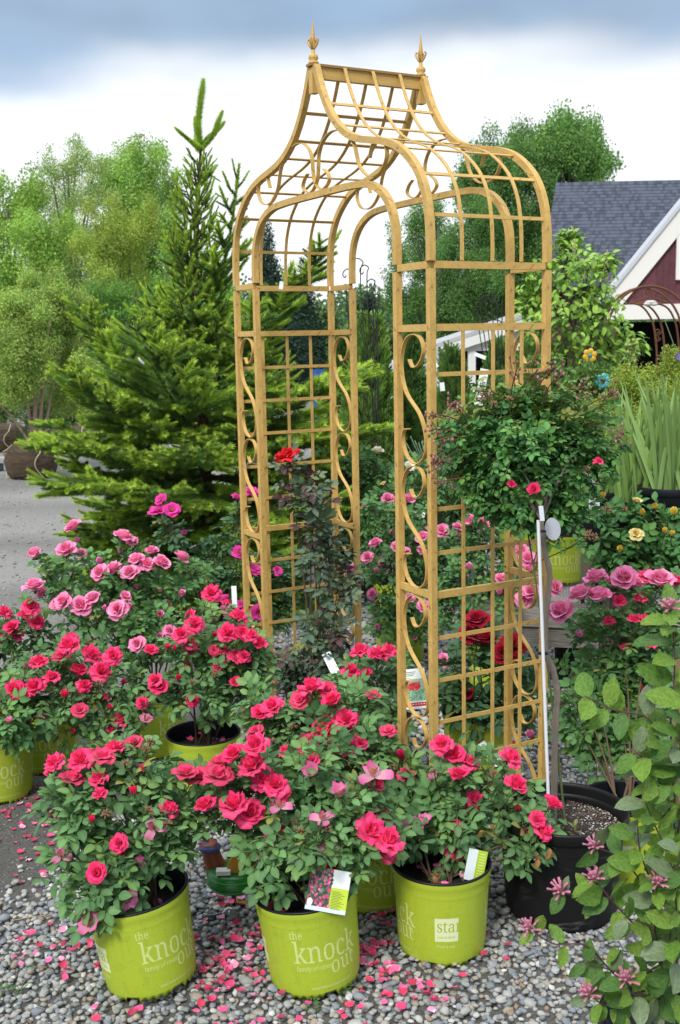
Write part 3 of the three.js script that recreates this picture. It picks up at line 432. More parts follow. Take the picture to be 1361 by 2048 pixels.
// black iron trellises
const iron = std({ color: C(.03, .028, .027), roughness: .6, metalness: .3 });
function trellis(label, px, botPy, z, rods) { // rods: polylines in photograph pixels at distance z
  const p = at(px, botPy, z), g = thing('iron_trellis', label, 'trellis', null, V(p.x, 0, p.z));
  for (const [r, ...l] of rods) part(g, l.length > 5 ? 'scroll' : 'rod', new GB().tube(spline(l.map(([x, y, dz = 0]) => at(x, y, z + dz).sub(g.position)), l.length * 5), r, 6).geo(false), iron);
}
const hook = (x0, yb, x1, yt, w, dz = 0) => [.0045, [x0, yb, dz], [(x0 + x1) / 2, (yb + yt) / 2, dz], [x1, yt + w * .8, dz], [x1 + w * .2, yt + 4, dz], [x1 - w * .35, yt - w * .15, dz], [x1 - w, yt + w * .35, dz], [x1 - w * 1.02, yt + w * .9, dz], [x1 - w * .7, yt + w * 1.15, dz], [x1 - w * .55, yt + w * .8, dz]];
trellis('tall black scroll-topped iron trellis seen through the arbor opening', 735, 890, 7.8, [hook(740, 890, 722, 520, 22), hook(748, 890, 735, 532, 14), hook(752, 890, 748, 560, 13), hook(755, 890, 757, 590, 11), hook(712, 880, 700, 540, 13, .1), hook(716, 880, 694, 570, 8, .2), [.0045, [724, 845], [735, 740], [748, 660], [741, 636], [722, 626], [712, 640], [708, 700]], [.004, [760, 900], [757, 760], [752, 630], [750, 560]], [.004, [716, 626, .1], [731, 700], [747, 800], [757, 845]]]);
trellis('short dark iron trellis with small scrolls behind the right lattice', 985, 800, 9.5, [hook(990, 800, 972, 593, 9), hook(995, 800, 985, 588, 9), hook(1000, 800, 996, 596, 9), hook(985, 800, 962, 605, 9), hook(978, 800, 955, 620, 7), [.005, [958, 652], [970, 642], [985, 640], [1000, 642], [1008, 655]], [.005, [1003, 800], [1004, 700], [1005, 600]]]);
{ // rusty arch at right
  const z = 9.4, rust = std({ color: C(.17, .07, .035), roughness: .85, metalness: .2, bumpMap: bumpGravel, bumpScale: .004 }), o = at(1290, 700, z); o.y = 0;
  const g = thing('rusty_arch', 'rust-brown round-topped iron garden arch in front of the barn', 'garden arch', null, o), L = (x, y, dz = 0) => at(x, y, z + dz).sub(o);
  const arc = (cx, cy, rx, ry, dz, yb) => { const pts = [L(cx - rx, yb, dz)]; for (let k = 0; k <= 20; k++) { const a = Math.PI - k / 20 * Math.PI; pts.push(L(cx + Math.cos(a) * rx, cy - Math.sin(a) * ry, dz)); } pts.push(L(cx + rx, yb, dz)); return pts; };
  for (const q of [[1300, 670, 86, 98, 0, 900], [1285, 672, 80, 96, .6, 880]]) part(g, 'outer_arch', new GB().tube(arc(...q), .011, 7).geo(false), rust);
  for (const [cx, rx, ry, dz] of [[1283, 30, 62, 0], [1297, 32, 66, .15], [1330, 28, 62, .3]]) part(g, 'rib', new GB().tube(spline([L(1262, 606, dz), L(cx, 612, dz), L(cx + rx * .7, 640, dz), L(cx + rx, 690, dz), L(cx + rx + 1, 740, dz), L(cx + rx - 2, 860, dz)], 24), .009, 6).geo(false), rust);
  part(g, 'rail', new GB().tube([L(1312, 712), L(1400, 708)], .009, 6).geo(false), rust);
  part(g, 'scroll', new GB().tube(spline([L(1262, 607), L(1285, 598), L(1300, 592), L(1303, 580), L(1296, 575), L(1290, 582)], 20), .007, 6).geo(false), rust);
  part(g, 'scroll', new GB().tube(spline([L(1302, 580), L(1306, 594), L(1320, 600), L(1335, 606)], 16), .007, 6).geo(false), rust);
  for (const [x, y] of [[1316, 663], [1315, 676], [1326, 710], [1270, 588], [1330, 592], [1296, 581]]) { const pts = []; for (let k = 0; k <= 14; k++) { const a = k * .62, r = 7 - k * .38; pts.push(L(x + Math.cos(a) * r, y + Math.sin(a) * r)); } part(g, 'scroll', new GB().tube(pts, .005, 5).geo(false), rust); }
  const bb = new GB(); for (let k = 0; k < 6; k++) { const a = k * 1.047, c = L(1302 + Math.cos(a) * 6, 608 - Math.abs(Math.sin(a)) * 4); bb.ball(c, .028, 1.3, .6, 1, 7, 5); } part(g, 'metal_flower', bb.geo(false), std({ color: C(.6, .58, .55), roughness: .5 }));
}
// ---------------------------------------------------------------- arbor
const A = { x0: .27575, z0: -3.28953, yaw: 1.07115, W: 1.4, n: .18436, w: .426 };
const nd = V(Math.cos(A.yaw), 0, Math.sin(A.yaw)), wd = V(Math.sin(A.yaw), 0, -Math.cos(A.yaw));
const aorg = V(A.x0, 0, A.z0).addScaledVector(nd, -A.W); // ground point of the front left outer post
const AW = (s, y, w) => V(aorg.x + nd.x * s + wd.x * w, y, aorg.z + nd.z * s + wd.z * w);
{
  const g = thing('garden_arbor', 'ochre painted metal garden arbor with ogee roof, lattice sides and scrolls', 'arbor', null, aorg.clone());
  const P = (s, y, w) => V(nd.x * s + wd.x * w, y, nd.z * s + wd.z * w);
  const paintTex = dataTex(512, (x, y, n) => { const a = n(x, y, 10, 4), b = n(x, y, 60, 3), c = n(x, y, 26, 4), rust = smooth(.2, .42, c + .35 * a) * .62, k = 1 + .34 * a + .16 * b + (R() - .5) * .08; return [.58 * k * (1 - rust) + .2 * rust, .37 * k * (1 - rust) + .085 * rust, .10 * k * (1 - rust) + .03 * rust]; }, true);
  const paint = std({ map: rep(paintTex, 2.4, 2.4), roughness: .55, metalness: 0, bumpMap: bumpGravel, bumpScale: .0006 });
  const H = .0105, bar = (name, pts, w, hw, ht) => part(g, name, new GB().bar(pts, w, hw, ht).geo(false), paint);
  const S = [0, A.n, A.W - A.n, A.W], ZB = 1.83;
  // posts
  for (const s of S) for (const w of [0, A.w]) bar('post', [P(s, 0, w), P(s, .9, w), P(s, ZB - .011, w)], wd, H, H);
  // rails: round three sides of each leg
  for (const [a, b, o] of [[0, 1, 0], [2, 3, 3]]) for (const y of [.045, .85, 1.65, ZB]) {
    for (const w of [0, A.w]) bar('rail', [P(S[a] + H, y, w), P(S[b] - H, y, w)], V(0, 1, 0), .0105, .007);
    bar('rail', [P(S[o], y, H), P(S[o], y, A.w - H)], V(0, 1, 0), .0105, .007);
  }
  { // weld beads, rust-stained, where rails meet posts
    const wb = new GB(); for (const s of S) for (const w of [0, A.w]) for (const y of [.045, .85, 1.65, ZB]) for (const e of [-1, 1]) { const j = rr(.6, 1.3); wb.col = [.26 * j, .13 * j, .04 * j]; const inn = (s < .5 ? (s ? -1 : 1) : (s > 1.3 ? -1 : 1)); wb.ball(P(s + inn * .0115, y + e * .0095, w + rr(-.004, .004)), .0042, 1.1, .8, 1.3, 6, 5, .5); wb.ball(P(s + rr(-.004, .004), y + e * .0095, w + (w ? -1 : 1) * .0115), .004, 1.2, .8, 1.1, 6, 5, .5); }
    part(g, 'weld_beads', wb.geo(), std({ vertexColors: true, roughness: .8 }), 'stuff');
  }
  // lattice of the outer sides
  const LW = [.11, .22, .328];
  for (const s of [S[0], S[3]]) {
    const o = s ? 1 : -1;
    for (const w of LW) bar('lattice_bar', [P(s + o * .004, .056, w), P(s + o * .004, 1.639, w)], wd, .006, .0018);
    for (let k = 1; k <= 12; k++) if (k !== 6) bar('lattice_bar', [P(s, .045 + k * .1338 - (k > 6 ? .003 : 0), H), P(s, .045 + k * .1338 - (k > 6 ? .003 : 0), A.w - H)], V(0, 1, 0), .0064, .0018);
  }
  // outer ogee, front and back
  const OG = [[0, ZB + .011], [0, 1.9], [.006, 1.97], [.022, 2.035], [.058, 2.098], [.11, 2.147], [.175, 2.187], [.255, 2.213], [.33, 2.228], [.40, 2.243], [.47, 2.268], [.53, 2.304], [.58, 2.35], [.622, 2.405], [.655, 2.462], [.683, 2.522]];
  const IN = [[A.n, ZB + .011], [A.n, 1.9], [.192, 1.962], [.212, 2.01], [.248, 2.052], [.298, 2.082], [.36, 2.1], [.44, 2.106], [.58, 2.108], [.70, 2.108]];
  const sm = (pts) => { const c = new THREE.CatmullRomCurve3(pts.map(([s, y]) => V(s, y, 0)), false, 'centripetal'); return c.getPoints(60); };
  const og = sm(OG), inn = sm(IN);
  for (const w of [0, A.w]) {
    for (const f of [0, 1]) bar('outer_arch', og.map((p) => P(f ? A.W - p.x : p.x, p.y, w)), wd, H, H);
    bar('inner_arch', [...inn.map((p) => P(p.x, p.y, w)), ...inn.slice(0, -1).reverse().map((p) => P(A.W - p.x, p.y, w))], wd, H, H);
  }
  // roof lattice
  for (const f of [0, 1]) {
    for (const w of LW) bar('roof_bar', og.map((p, k) => P(f ? A.W - p.x : p.x, p.y + .002, w)), wd, .006, .0018);
    for (const y of [1.972, 2.093, 2.181, 2.225, 2.262, 2.31, 2.39]) { let k = og.findIndex((p) => p.y >= y); k = Math.max(1, k); const t = (y - og[k - 1].y) / (og[k].y - og[k - 1].y), s = og[k - 1].x + (og[k].x - og[k - 1].x) * t, dy = og[k].y - og[k - 1].y, dx = og[k].x - og[k - 1].x, l = Math.hypot(dx, dy); const along = V(nd.x * dx / l * (f ? -1 : 1), dy / l, nd.z * dx / l * (f ? -1 : 1)); bar('roof_bar', [P((f ? A.W - s : s), y, H), P((f ? A.W - s : s), y, A.w - H)], along, .0056, .0018); }
  }
  // ridge
  part(g, 'ridge_bar', new GB().box(P(.7, 2.503, A.w / 2), .0105, .019, A.w / 2 - .013, nd, UP, wd).geo(false), paint);
  part(g, 'ridge_cap', new GB().box(P(.7, 2.5265, A.w / 2), .017, .004, A.w / 2 + .02, nd, UP, wd).geo(false), std({ map: paintTex, color: C(.55, .5, .5), roughness: .7 }));
  for (const w of [0, A.w]) part(g, 'ridge_socket', new GB().box(P(.7, 2.478, w), .0135, .042, .0125, nd, UP, wd).geo(false), paint);
  // scrolls: flat strip, its width across the face
  const strip = (pts, w, name = 'scroll') => bar(name, spline(pts.map(([s, y]) => P(s, y, w)), pts.length * 5), wd, .0068, .0016);
  const S1 = [[.339, 2.176], [.318, 2.212], [.281, 2.224], [.249, 2.211], [.235, 2.17], [.262, 2.132], [.306, 2.119], [.355, 2.126], [.402, 2.162], [.435, 2.232], [.482, 2.272], [.549, 2.294], [.603, 2.291], [.65, 2.268], [.675, 2.233], [.68, 2.194], [.69, 2.155], [.733, 2.122], [.776, 2.128], [.797, 2.147], [.784, 2.169], [.758, 2.185]];
  for (const w of [0, A.w]) { strip(S1, w); strip(S1.map(([s, y]) => [A.W - s, y]), w); }
  const SC = [[.066, -.082], [.085, -.104], [.121, -.097], [.15, -.06], [.136, -.022], [.097, -.007], [.052, -.018], [.022, -.06], [.016, -.11], [.042, -.178], [.132, -.252], [.162, -.32], [.15, -.372], [.097, -.396], [.045, -.375], [.02, -.325], [.032, -.296], [.058, -.292]];
  for (const s0 of [0, A.W - A.n]) for (const w of [0, A.w]) for (const [y, f] of [[1.639, 1], [1.242, .97], [.839, 1], [.443, .97]]) strip(SC.map(([s, dy]) => [s0 + .0125 + (s - .008) * (A.n - .025) / .172, y + dy * f]), w);
  // finials
  const fin = () => { const b = []; b.push(lathe([[.001, .0], [.017, 0], [.018, .006], [.012, .012], [.017, .018], [.015, .028], [.007, .034], [.0045, .05], [.008, .054], [.0045, .06], [.006, .072], [.0078, .084], [.0055, .1], [.0028, .124], [.001, .14]], 14)); const q = new GB(); for (let k = 0; k < 4; k++) { const a = k * 1.5708, o = V(Math.cos(a), 0, Math.sin(a)); q.tube([o.clone().multiplyScalar(.004).setY(.05), o.clone().multiplyScalar(.014).setY(.062), o.clone().multiplyScalar(.02).setY(.075), o.clone().multiplyScalar(.018).setY(.082), o.clone().multiplyScalar(.014).setY(.078)], (t) => .0042 * (1 - .4 * t), 6); } b.push(q.geo(false)); return mergeGeometries(b); };
  const fg = fin(), fm = std({ map: rep(paintTex, 1, 1), color: C(1, .97, .95), roughness: .6 });
  for (const w of [.0, A.w]) { const f = part(g, 'finial', fg, fm); f.position.copy(P(.7, 2.53, w)); f.rotation.y = A.yaw; }
}

// ---------------------------------------------------------------- pots
const POT = { R: .132, r: .115, H: .24 };
const potTex = canvasTex(2048, 512, (g, w, h) => {
  g.fillStyle = '#a8bb33'; g.fillRect(0, 0, w, h);
  for (let k = 0; k < 2600; k++) { g.fillStyle = R() < .5 ? 'rgba(60,70,10,.05)' : 'rgba(230,240,140,.05)'; const x = R() * w, y = R() * h; g.fillRect(x, y, rr(1, 26), rr(1, 6)); }
  for (let k = 0; k < 900; k++) { g.fillStyle = 'rgba(74,62,34,' + rr(.06, .3) + ')'; g.beginPath(); g.arc(R() * w, h - Math.pow(R(), 4) * h * .8, rr(.6, 4.5), 0, 7); g.fill(); }
  for (let k = 0; k < 60; k++) { g.fillStyle = 'rgba(90,84,40,.05)'; g.beginPath(); g.ellipse(R() * w, h - Math.pow(R(), 2) * h, rr(10, 60), rr(6, 26), R() * 3, 0, 7); g.fill(); }
  g.lineWidth = 1.5; for (let k = 0; k < 140; k++) { g.strokeStyle = R() < .5 ? 'rgba(235,240,190,.22)' : 'rgba(80,80,20,.16)'; const x = R() * w, y = R() * h; g.beginPath(); g.moveTo(x, y); g.lineTo(x + rr(-60, 60), y + rr(-14, 14)); g.stroke(); }
  for (let k = 0; k < 40; k++) { g.fillStyle = 'rgba(70,64,20,.06)'; g.fillRect(R() * w, rr(0, 120), rr(2, 7), rr(40, 300)); }
  const ink = 'rgba(226,236,196,.6)';
  for (const o of [0, w / 2]) {
    g.fillStyle = ink; g.textAlign = 'left'; g.textBaseline = 'alphabetic';
    g.font = '58px serif'; g.fillText('the', o + 20, 150);
    g.font = '170px serif'; g.save(); g.translate(o + 30, 292); g.scale(.94, 1); g.fillText('knock', 0, 0); g.restore();
    g.font = '128px serif'; g.save(); g.translate(o + 275, 378); g.rotate(-.04); g.fillText('out', 0, 0); g.restore();
    g.font = '30px sans-serif'; g.fillText('\u00ae', o + 452, 330);
    g.font = 'italic 36px sans-serif'; g.fillText('family of roses', o + 40, 338);
    g.font = '25px sans-serif'; g.fillText('www.theknockoutrose.com', o + 125, 452);
    g.fillStyle = 'rgba(222,232,186,.95)'; g.fillRect(o + 640, 205, 165, 140);
    g.fillStyle = '#a3b42a'; g.font = '96px serif'; g.fillText('star', o + 652, 288); g.font = '20px sans-serif'; g.fillText('roses & plants', o + 656, 325);
    g.fillStyle = ink; g.font = '26px sans-serif'; g.fillText('Plant a star', o + 652, 384);
  }
});
const potMat = std({ map: potTex, roughness: .42 });
const darkPlastic = phy({ color: C(.007, .0085, .013), roughness: .45, specularIntensity: .5 });
const potOuter = (() => { // scalloped foot with drain notches
  const seg = 144, g = lathe([[POT.r * .93, .012], [POT.r * .992, 0], [POT.r, .016], [POT.r + .004, .05], [POT.R - .006, POT.H - .05], [POT.R - .0035, POT.H - .045], [POT.R - .0045, POT.H - .04], [POT.R - .003, POT.H - .022], [POT.R - .0005, POT.H - .018], [POT.R, POT.H - .004], [POT.R - .001, POT.H - .001]], seg, (k, s, r, y) => { const big = s % 24 > 14, small = s % 4 < 2; return k === 1 ? [r, big && s % 24 < 22 ? .013 : small ? .0065 : 0] : [r, y]; });
  return g;
})();
const potBase = lathe([[.001, .003], [POT.r * .9, .003], [POT.r * .93, .013]], 36);
const liner = lathe([[POT.R - .0012, POT.H - .005], [POT.R + .0012, POT.H - .002], [POT.R + .001, POT.H + .002], [POT.R - .004, POT.H + .003], [POT.R - .0065, POT.H - .004], [POT.R - .012, POT.H - .09]], 64);
const soilTex = dataTex(256, (x, y, n) => { const s = R(), k = .5 + .8 * n(x, y, 30, 3) + (s - .5) * .5 + (s > .985 ? 2.2 : 0); return [.045 * k, .034 * k, .027 * k]; }, true);
const soilMat = std({ map: soilTex, roughness: .95, bumpMap: bumpGravel, bumpScale: .008 });
const soilGeo = lathe([[.001, POT.H - .052], [.05, POT.H - .055], [.09, POT.H - .06], [POT.R - .0095, POT.H - .062]], 32, (k, s, r, y) => [r, y + .006 * perlin.noise(s * .7, k, 3)]);
soilGeo.index.array.reverse(); soilGeo.computeVertexNormals();
function addPot(g, turn, tilt = null) {
  const p = part(g, 'pot', potOuter, potMat); p.rotation.set(0, turn, 0);
  if (tilt) { const q = new THREE.Quaternion().setFromAxisAngle(tilt[0], tilt[1]); p.quaternion.premultiply(q); p.position.y = Math.abs(Math.sin(tilt[1])) * POT.r * .92; }
  part(p, 'rim', liner, darkPlastic); part(p, 'pot_base', potBase, potMat);
  const s = part(g, 'soil', soilGeo, soilMat); s.quaternion.copy(p.quaternion); s.position.copy(p.position);
  return p;
}

// ---------------------------------------------------------------- leaves
function leafletInto(b, base, dir, nrm, L, W, fold, droop, j) {
  const m = basis(dir, nrm).setPosition(base), P = (x, y, z, c) => { const v = V(x, y, z).applyMatrix4(m); return b.v(v.x, v.y, v.z, 0, 0, [c * j[0], c * j[1], c * j[2]]); };
  const st = [[.0, .0], [.17, .72], [.45, 1], [.76, .68], [1, 0]], id = st.map(([t, w]) => { const z = -droop * t * t * L, x = W * .5 * w; return w ? [P(-x, t * L, z + fold * x, .97), P(0, t * L, z, 1.22), P(x, t * L, z + fold * x, .97)] : [P(0, t * L, z, 1.1)]; });
  b.t(id[0][0], id[1][1], id[1][0]); b.t(id[0][0], id[1][2], id[1][1]);
  for (const k of [1, 2]) { b.q(id[k][0], id[k][1], id[k + 1][1], id[k + 1][0]); b.q(id[k][1], id[k][2], id[k + 1][2], id[k + 1][1]); }
  b.t(id[3][0], id[3][1], id[4][0]); b.t(id[3][1], id[3][2], id[4][0]);
}
function compoundLeaf(L, ratio, pairs, o = {}) { // grows along +y, faces +z
  const b = new GB(), Z = V(0, 0, 1), len = L * (1.0 + pairs * .42), sw = .0011;
  const bend = (t) => -.22 * t * t * len;
  const A = (t) => V(0, t * len, bend(t));
  b.col = [.9, .9, .5]; const a = [0, .5, 1].map((t) => { const p = A(t * .86); return [b.v(p.x - sw, p.y, p.z), b.v(p.x, p.y, p.z - sw * 1.4), b.v(p.x + sw, p.y, p.z)]; });
  for (let k = 0; k < 2; k++) for (let s = 0; s < 2; s++) b.q(a[k][s], a[k][s + 1], a[k + 1][s + 1], a[k + 1][s]);
  for (let p = 0; p < pairs; p++) for (const sg of [-1, 1]) { const t = .34 + p * (.42 / Math.max(1, pairs - 1 || 1)), k = rr(.8, 1.02) * (p === 0 ? .84 : 1), d = V(sg * Math.sin(rr(.95, 1.3)), Math.cos(1.1), rr(-.25, .1)).normalize(), j = rr(.86, 1.14); leafletInto(b, A(t).addScaledVector(d, .003), d, V(sg * rr(-.25, .15), -.1, 1), L * k, L * ratio * k, rr(.1, .35), rr(.05, .3), [j, j, j]); }
  const j = rr(.9, 1.12); leafletInto(b, A(.86), V(0, 1, -.3).normalize(), Z, L, L * ratio, rr(.1, .3), rr(.1, .3), [j, j, j]);
  return b.geo();
}
const roseLeaves = [0, 1, 2, 3, 4].map((k) => compoundLeaf(.035, .66, k === 4 ? 1 : 2));
const smallLeaves = [0, 1, 2].map(() => compoundLeaf(.024, .7, 2));
const bigLeaves = [0, 1, 2, 3].map((k) => compoundLeaf(.046, .64, k === 3 ? 1 : 2));
const leafM = (c, k = .58) => phy({ color: C(...c), vertexColors: true, roughness: k, transmission: .26, thickness: 0, specularIntensity: .4 });
const tints = (c, sp = .16, k) => [[1, 1, 1], [1 - sp, 1 - sp, 1 - sp * .8], [1 + sp, 1 + sp, 1 + sp * .6], [1 + sp * 1.5, 1 + sp * .7, .9], [1 - sp * 1.6, 1 - sp * 1.2, 1 - sp]].map((t) => leafM(c.map((x, i) => x * t[i] * 1.5), k));
const KO = tints([.082, .165, .06]), PK = tints([.07, .155, .05]), DK = tints([.045, .10, .042]), PU = tints([.08, .12, .075]), LG = tints([.095, .19, .04]), GL = tints([.058, .15, .04], .25, .42), YG = tints([.05, .13, .035]);
const bronze = leafM([.17, .24, .055]), yellowed = leafM([.24, .25, .06]);

// ---------------------------------------------------------------- blooms (axis +y)
function petal(b, az, r0, y0, ph0, ph1, L, W, cup, ruf, c0, c1, ph) {
  const N = 5, M = 4, rows = []; let r = r0, y = y0;
  for (let i = 0; i <= N; i++) {
    const v = i / N, phi = ph0 + (ph1 - ph0) * v * v; if (i) { r += Math.sin(phi) * L / N; y += Math.cos(phi) * L / N; }
    const w = W * Math.sqrt(Math.max(.02, 1 - Math.pow((v - .62) / .66, 2))), row = [];
    for (let j = 0; j <= M; j++) {
      const u = j / M * 2 - 1, tipcut = i === N ? .07 * L * u * u * u * u + .13 * L * Math.abs(u) : 0, cin = cup * u * u * w, wave = ruf * Math.sin(u * 4 + ph) * v * v * L;
      const rad = r - cin * Math.cos(phi) - tipcut * Math.sin(phi) + wave * .4, yy = y + cin * Math.sin(phi) * .5 - tipcut * Math.cos(phi) + wave, tx = u * w * .5;
      const k = Math.pow(v, .8), c = [0, 1, 2].map((q) => c0[q] + (c1[q] - c0[q]) * k);
      row.push(b.v(Math.cos(az) * rad - Math.sin(az) * tx, yy, Math.sin(az) * rad + Math.cos(az) * tx, 0, 0, c));
    }
    rows.push(row);
  }
  b.grid(rows);
}
const D = Math.PI / 180;
function bloom(layers, o = {}) { // layers: [n, ph0, ph1, L, W, r0, y0, c0, c1]
  const b = new GB(); let off = R() * 6;
  for (const [n, a0, a1, L, W, r0, y0, c0, c1] of layers) { off += 1.3; for (let k = 0; k < n; k++) { const j = rr(.84, 1.14), l = rr(.86, 1.1); petal(b, off + k / n * 6.2832 + rr(-.22, .22), r0, y0 + rr(-.0015, .0015), (a0 + rr(-8, 8)) * D, (a1 + rr(-24, 24)) * D, L * l, W * rr(.88, 1.1), o.cup ?? .22, o.ruf ?? .05, c0.map((q) => q * j), c1.map((q) => q * j), R() * 6); } }
  if (o.stamen) { for (let k = 0; k < 22; k++) { const a = R() * 6.28, d = rr(.002, .0085), j = rr(.7, 1.1); b.col = [.7 * j, .42 * j, .03 * j]; b.tube([V(0, .004, 0), V(Math.cos(a) * d, .012 + R() * .003, Math.sin(a) * d)], .0006, 3); b.ball(V(Math.cos(a) * d, .0135, Math.sin(a) * d), .0012, 1, 1, 1, 4, 3); } }
  b.col = [.05, .1, .03]; b.ball(V(0, -.006, 0), .005, 1, 1.3, 1, 6, 5); for (let k = 0; k < 5; k++) { const a = k * 1.2566; b.col = [.06, .12, .035]; b.bar([V(Math.cos(a) * .003, -.003, Math.sin(a) * .003), V(Math.cos(a) * .011, -.001, Math.sin(a) * .011), V(Math.cos(a) * .019, -.006, Math.sin(a) * .019)], V(-Math.sin(a), 0, Math.cos(a)), .0022, .0003); }
  return b.geo();
}
const many = (n, f) => Array.from({ length: n }, (_, k) => f(k));
const rd0 = [.94, .16, .40], rd1 = [.94, .04, .19], rdIn = [.86, .03, .12], pk = [.93, .34, .55];
const BL = {
  red: many(6, (k) => bloom([[6 + k % 2, 45, 112, .037, .033, .003, 0, pk, rd1], [6, 30, 86, .034, .031, .003, .002, rd0, rd1], [6, 12, 44, .033, .029, .003, .003, rd0, rd1], [5, 0, 8, .031, .026, .003, .003, rd0, rd1], [4, -8, -30, .028, .02, .003, .004, rdIn, rd1]], { ruf: .19, cup: .16 })),
  redcup: many(4, (k) => bloom([[6, 35, 92, .034, .034, .003, 0, rd0, rd1], [6, 16, 58, .031, .031, .003, .002, rd0, rd1], [6, 2, 28, .028, .027, .003, .003, rdIn, rd1], [5, -10, 4, .024, .022, .003, .004, rdIn, rd1]], { ruf: .1, cup: .28 })),
  truered: many(1, () => bloom([[7, 45, 110, .04, .036, .003, 0, [.7, .02, .03], [.82, .02, .03]], [7, 30, 84, .037, .034, .003, .002, [.7, .015, .02], [.82, .02, .03]], [7, 10, 48, .035, .03, .003, .003, [.66, .015, .02], [.8, .02, .03]], [6, -4, 10, .032, .026, .003, .004, [.6, .01, .02], [.74, .015, .025]]], { ruf: .16, cup: .2 })),
  rosy: many(4, (k) => bloom([[6, 45, 112, .038, .035, .003, 0, [.8, .24, .4], [.74, .045, .13]], [6, 28, 80, .033, .031, .003, .002, pk, [.74, .03, .10]], [5, 8, 40, .026, .026, .003, .004, pk, rd1], [3, -6, 10, .02, .018, .002, .005, rd0, rd1]], { ruf: .08, cup: .15 })),
  faded: many(3, (k) => bloom([[5 - (k === 2 ? 2 : 0), 25 + 20 * k, 60 + 25 * k, .036, .03, .003, 0, [.82, .55, .55], [.72, .10, .34]], [2, 10, 30, .028, .024, .003, .002, [.8, .5, .5], [.72, .08, .3]]], { ruf: .1, cup: .1, stamen: true })),
  pink: many(5, (k) => bloom([[6, 40, 96, .042, .042, .004, 0, [.97, .5, .68], [.97, .29, .54]], [7, 20, 60, .041, .040, .004, .002, [.96, .38, .58], [.97, .42, .64]], [7, 4, 22, .038, .036, .004, .003, [.95, .2, .42], [.96, .36, .58]], [6, -8, 0, .034, .030, .004, .004, [.93, .13, .32], [.95, .25, .48]], [5, -16, -18, .028, .021, .003, .005, [.88, .1, .28], [.92, .18, .4]]], { ruf: .035, cup: .34 })),
  pinkbud: many(2, (k) => bloom([[5, 14, 34, .026, .026, .003, 0, [.88, .3, .52], [.9, .4, .62]], [5, -4, 4, .024, .022, .003, .001, [.68, .1, .26], [.76, .2, .42]]], { cup: .4, ruf: .03 })),
  redbud: many(2, (k) => bloom([[5, 10, 30, .022, .02, .003, 0, rdIn, rd1], [4, -6, 2, .02, .016, .002, .001, rdIn, rdIn]], { cup: .4, ruf: .03 })),
  magenta: many(4, (k) => bloom([[7, 50, 94, .038, .038, .003, 0, [.84, .2, .52], [.80, .035, .38]], [7, 38, 76, .033, .032, .003, .002, [.82, .16, .46], [.80, .035, .37]], [5, 24, 52, .024, .02, .003, .003, [.66, .08, .34], [.68, .03, .3]]], { ruf: .09, cup: .1, stamen: true })),
  dark: many(3, (k) => bloom([[7, 45, 104, .05, .05, .004, 0, [.34, .006, .03], [.46, .006, .03]], [7, 26, 72, .046, .045, .004, .003, [.36, .006, .03], [.50, .01, .05]], [6, 8, 42, .042, .04, .004, .004, [.36, .006, .02], [.48, .008, .03]], [5, -4, 14, .036, .032, .004, .005, [.34, .005, .02], [.42, .006, .02]], [4, -12, -8, .03, .022, .003, .006, [.3, .004, .015], [.36, .005, .02]]], { ruf: .06, cup: .25 })),
  white: many(3, (k) => bloom([[6, 40, 82, .032, .032, .003, 0, [.8, .76, .5], [.82, .82, .74]], [6, 22, 58, .028, .027, .003, .002, [.8, .72, .4], [.82, .8, .68]], [4, 6, 30, .02, .018, .003, .003, [.78, .66, .3], [.8, .76, .55]]], { ruf: .06, cup: .2, stamen: true })),
  yellow: many(2, (k) => bloom([[6, 40, 92, .034, .03, .003, 0, [.78, .62, .2], [.8, .72, .34]], [6, 22, 64, .028, .026, .003, .002, [.76, .56, .14], [.8, .68, .28]], [5, 4, 30, .022, .02, .003, .003, [.75, .5, .1], [.78, .62, .2]]], { ruf: .06, cup: .25 })),
  yellowbud: many(2, (k) => bloom([[5, 8, 16, .024, .02, .003, 0, [.85, .62, .06], [.88, .7, .12]], [4, -6, -4, .022, .016, .002, .001, [.84, .58, .05], [.86, .64, .1]]], { cup: .45, ruf: .02 })),
  spent: many(3, (k) => bloom([[6, 60, 150, .018, .008, .003, 0, [.2, .11, .05], [.28, .17, .09]], [6, 20, 90, .015, .007, .002, .001, [.22, .12, .06], [.32, .2, .11]]], { cup: -.2, ruf: .3 })),
  tan: many(1, (k) => bloom([[6, 30, 60, .038, .038, .003, 0, [.5, .34, .2], [.58, .42, .26]], [6, 6, 14, .036, .032, .003, .002, [.5, .3, .18], [.56, .38, .24]], [5, -10, -14, .03, .024, .003, .003, [.46, .28, .16], [.54, .34, .22]]], { cup: .4, ruf: .05 })),
};
const petalMat = phy({ vertexColors: true, roughness: .8, transmission: .32, thickness: 0, specularIntensity: .3, sheen: .2, sheenRoughness: .5, sheenColor: C(1, .6, .7) });
const flowerName = { spent: 'faded_flower', redbud: 'bud', pinkbud: 'bud', yellowbud: 'bud' };
const stemGreen = std({ color: C(.07, .10, .03), roughness: .7 }), stemBrown = std({ color: C(.10, .065, .035), roughness: .85 }), stemRed = std({ color: C(.16, .055, .035), roughness: .7 });

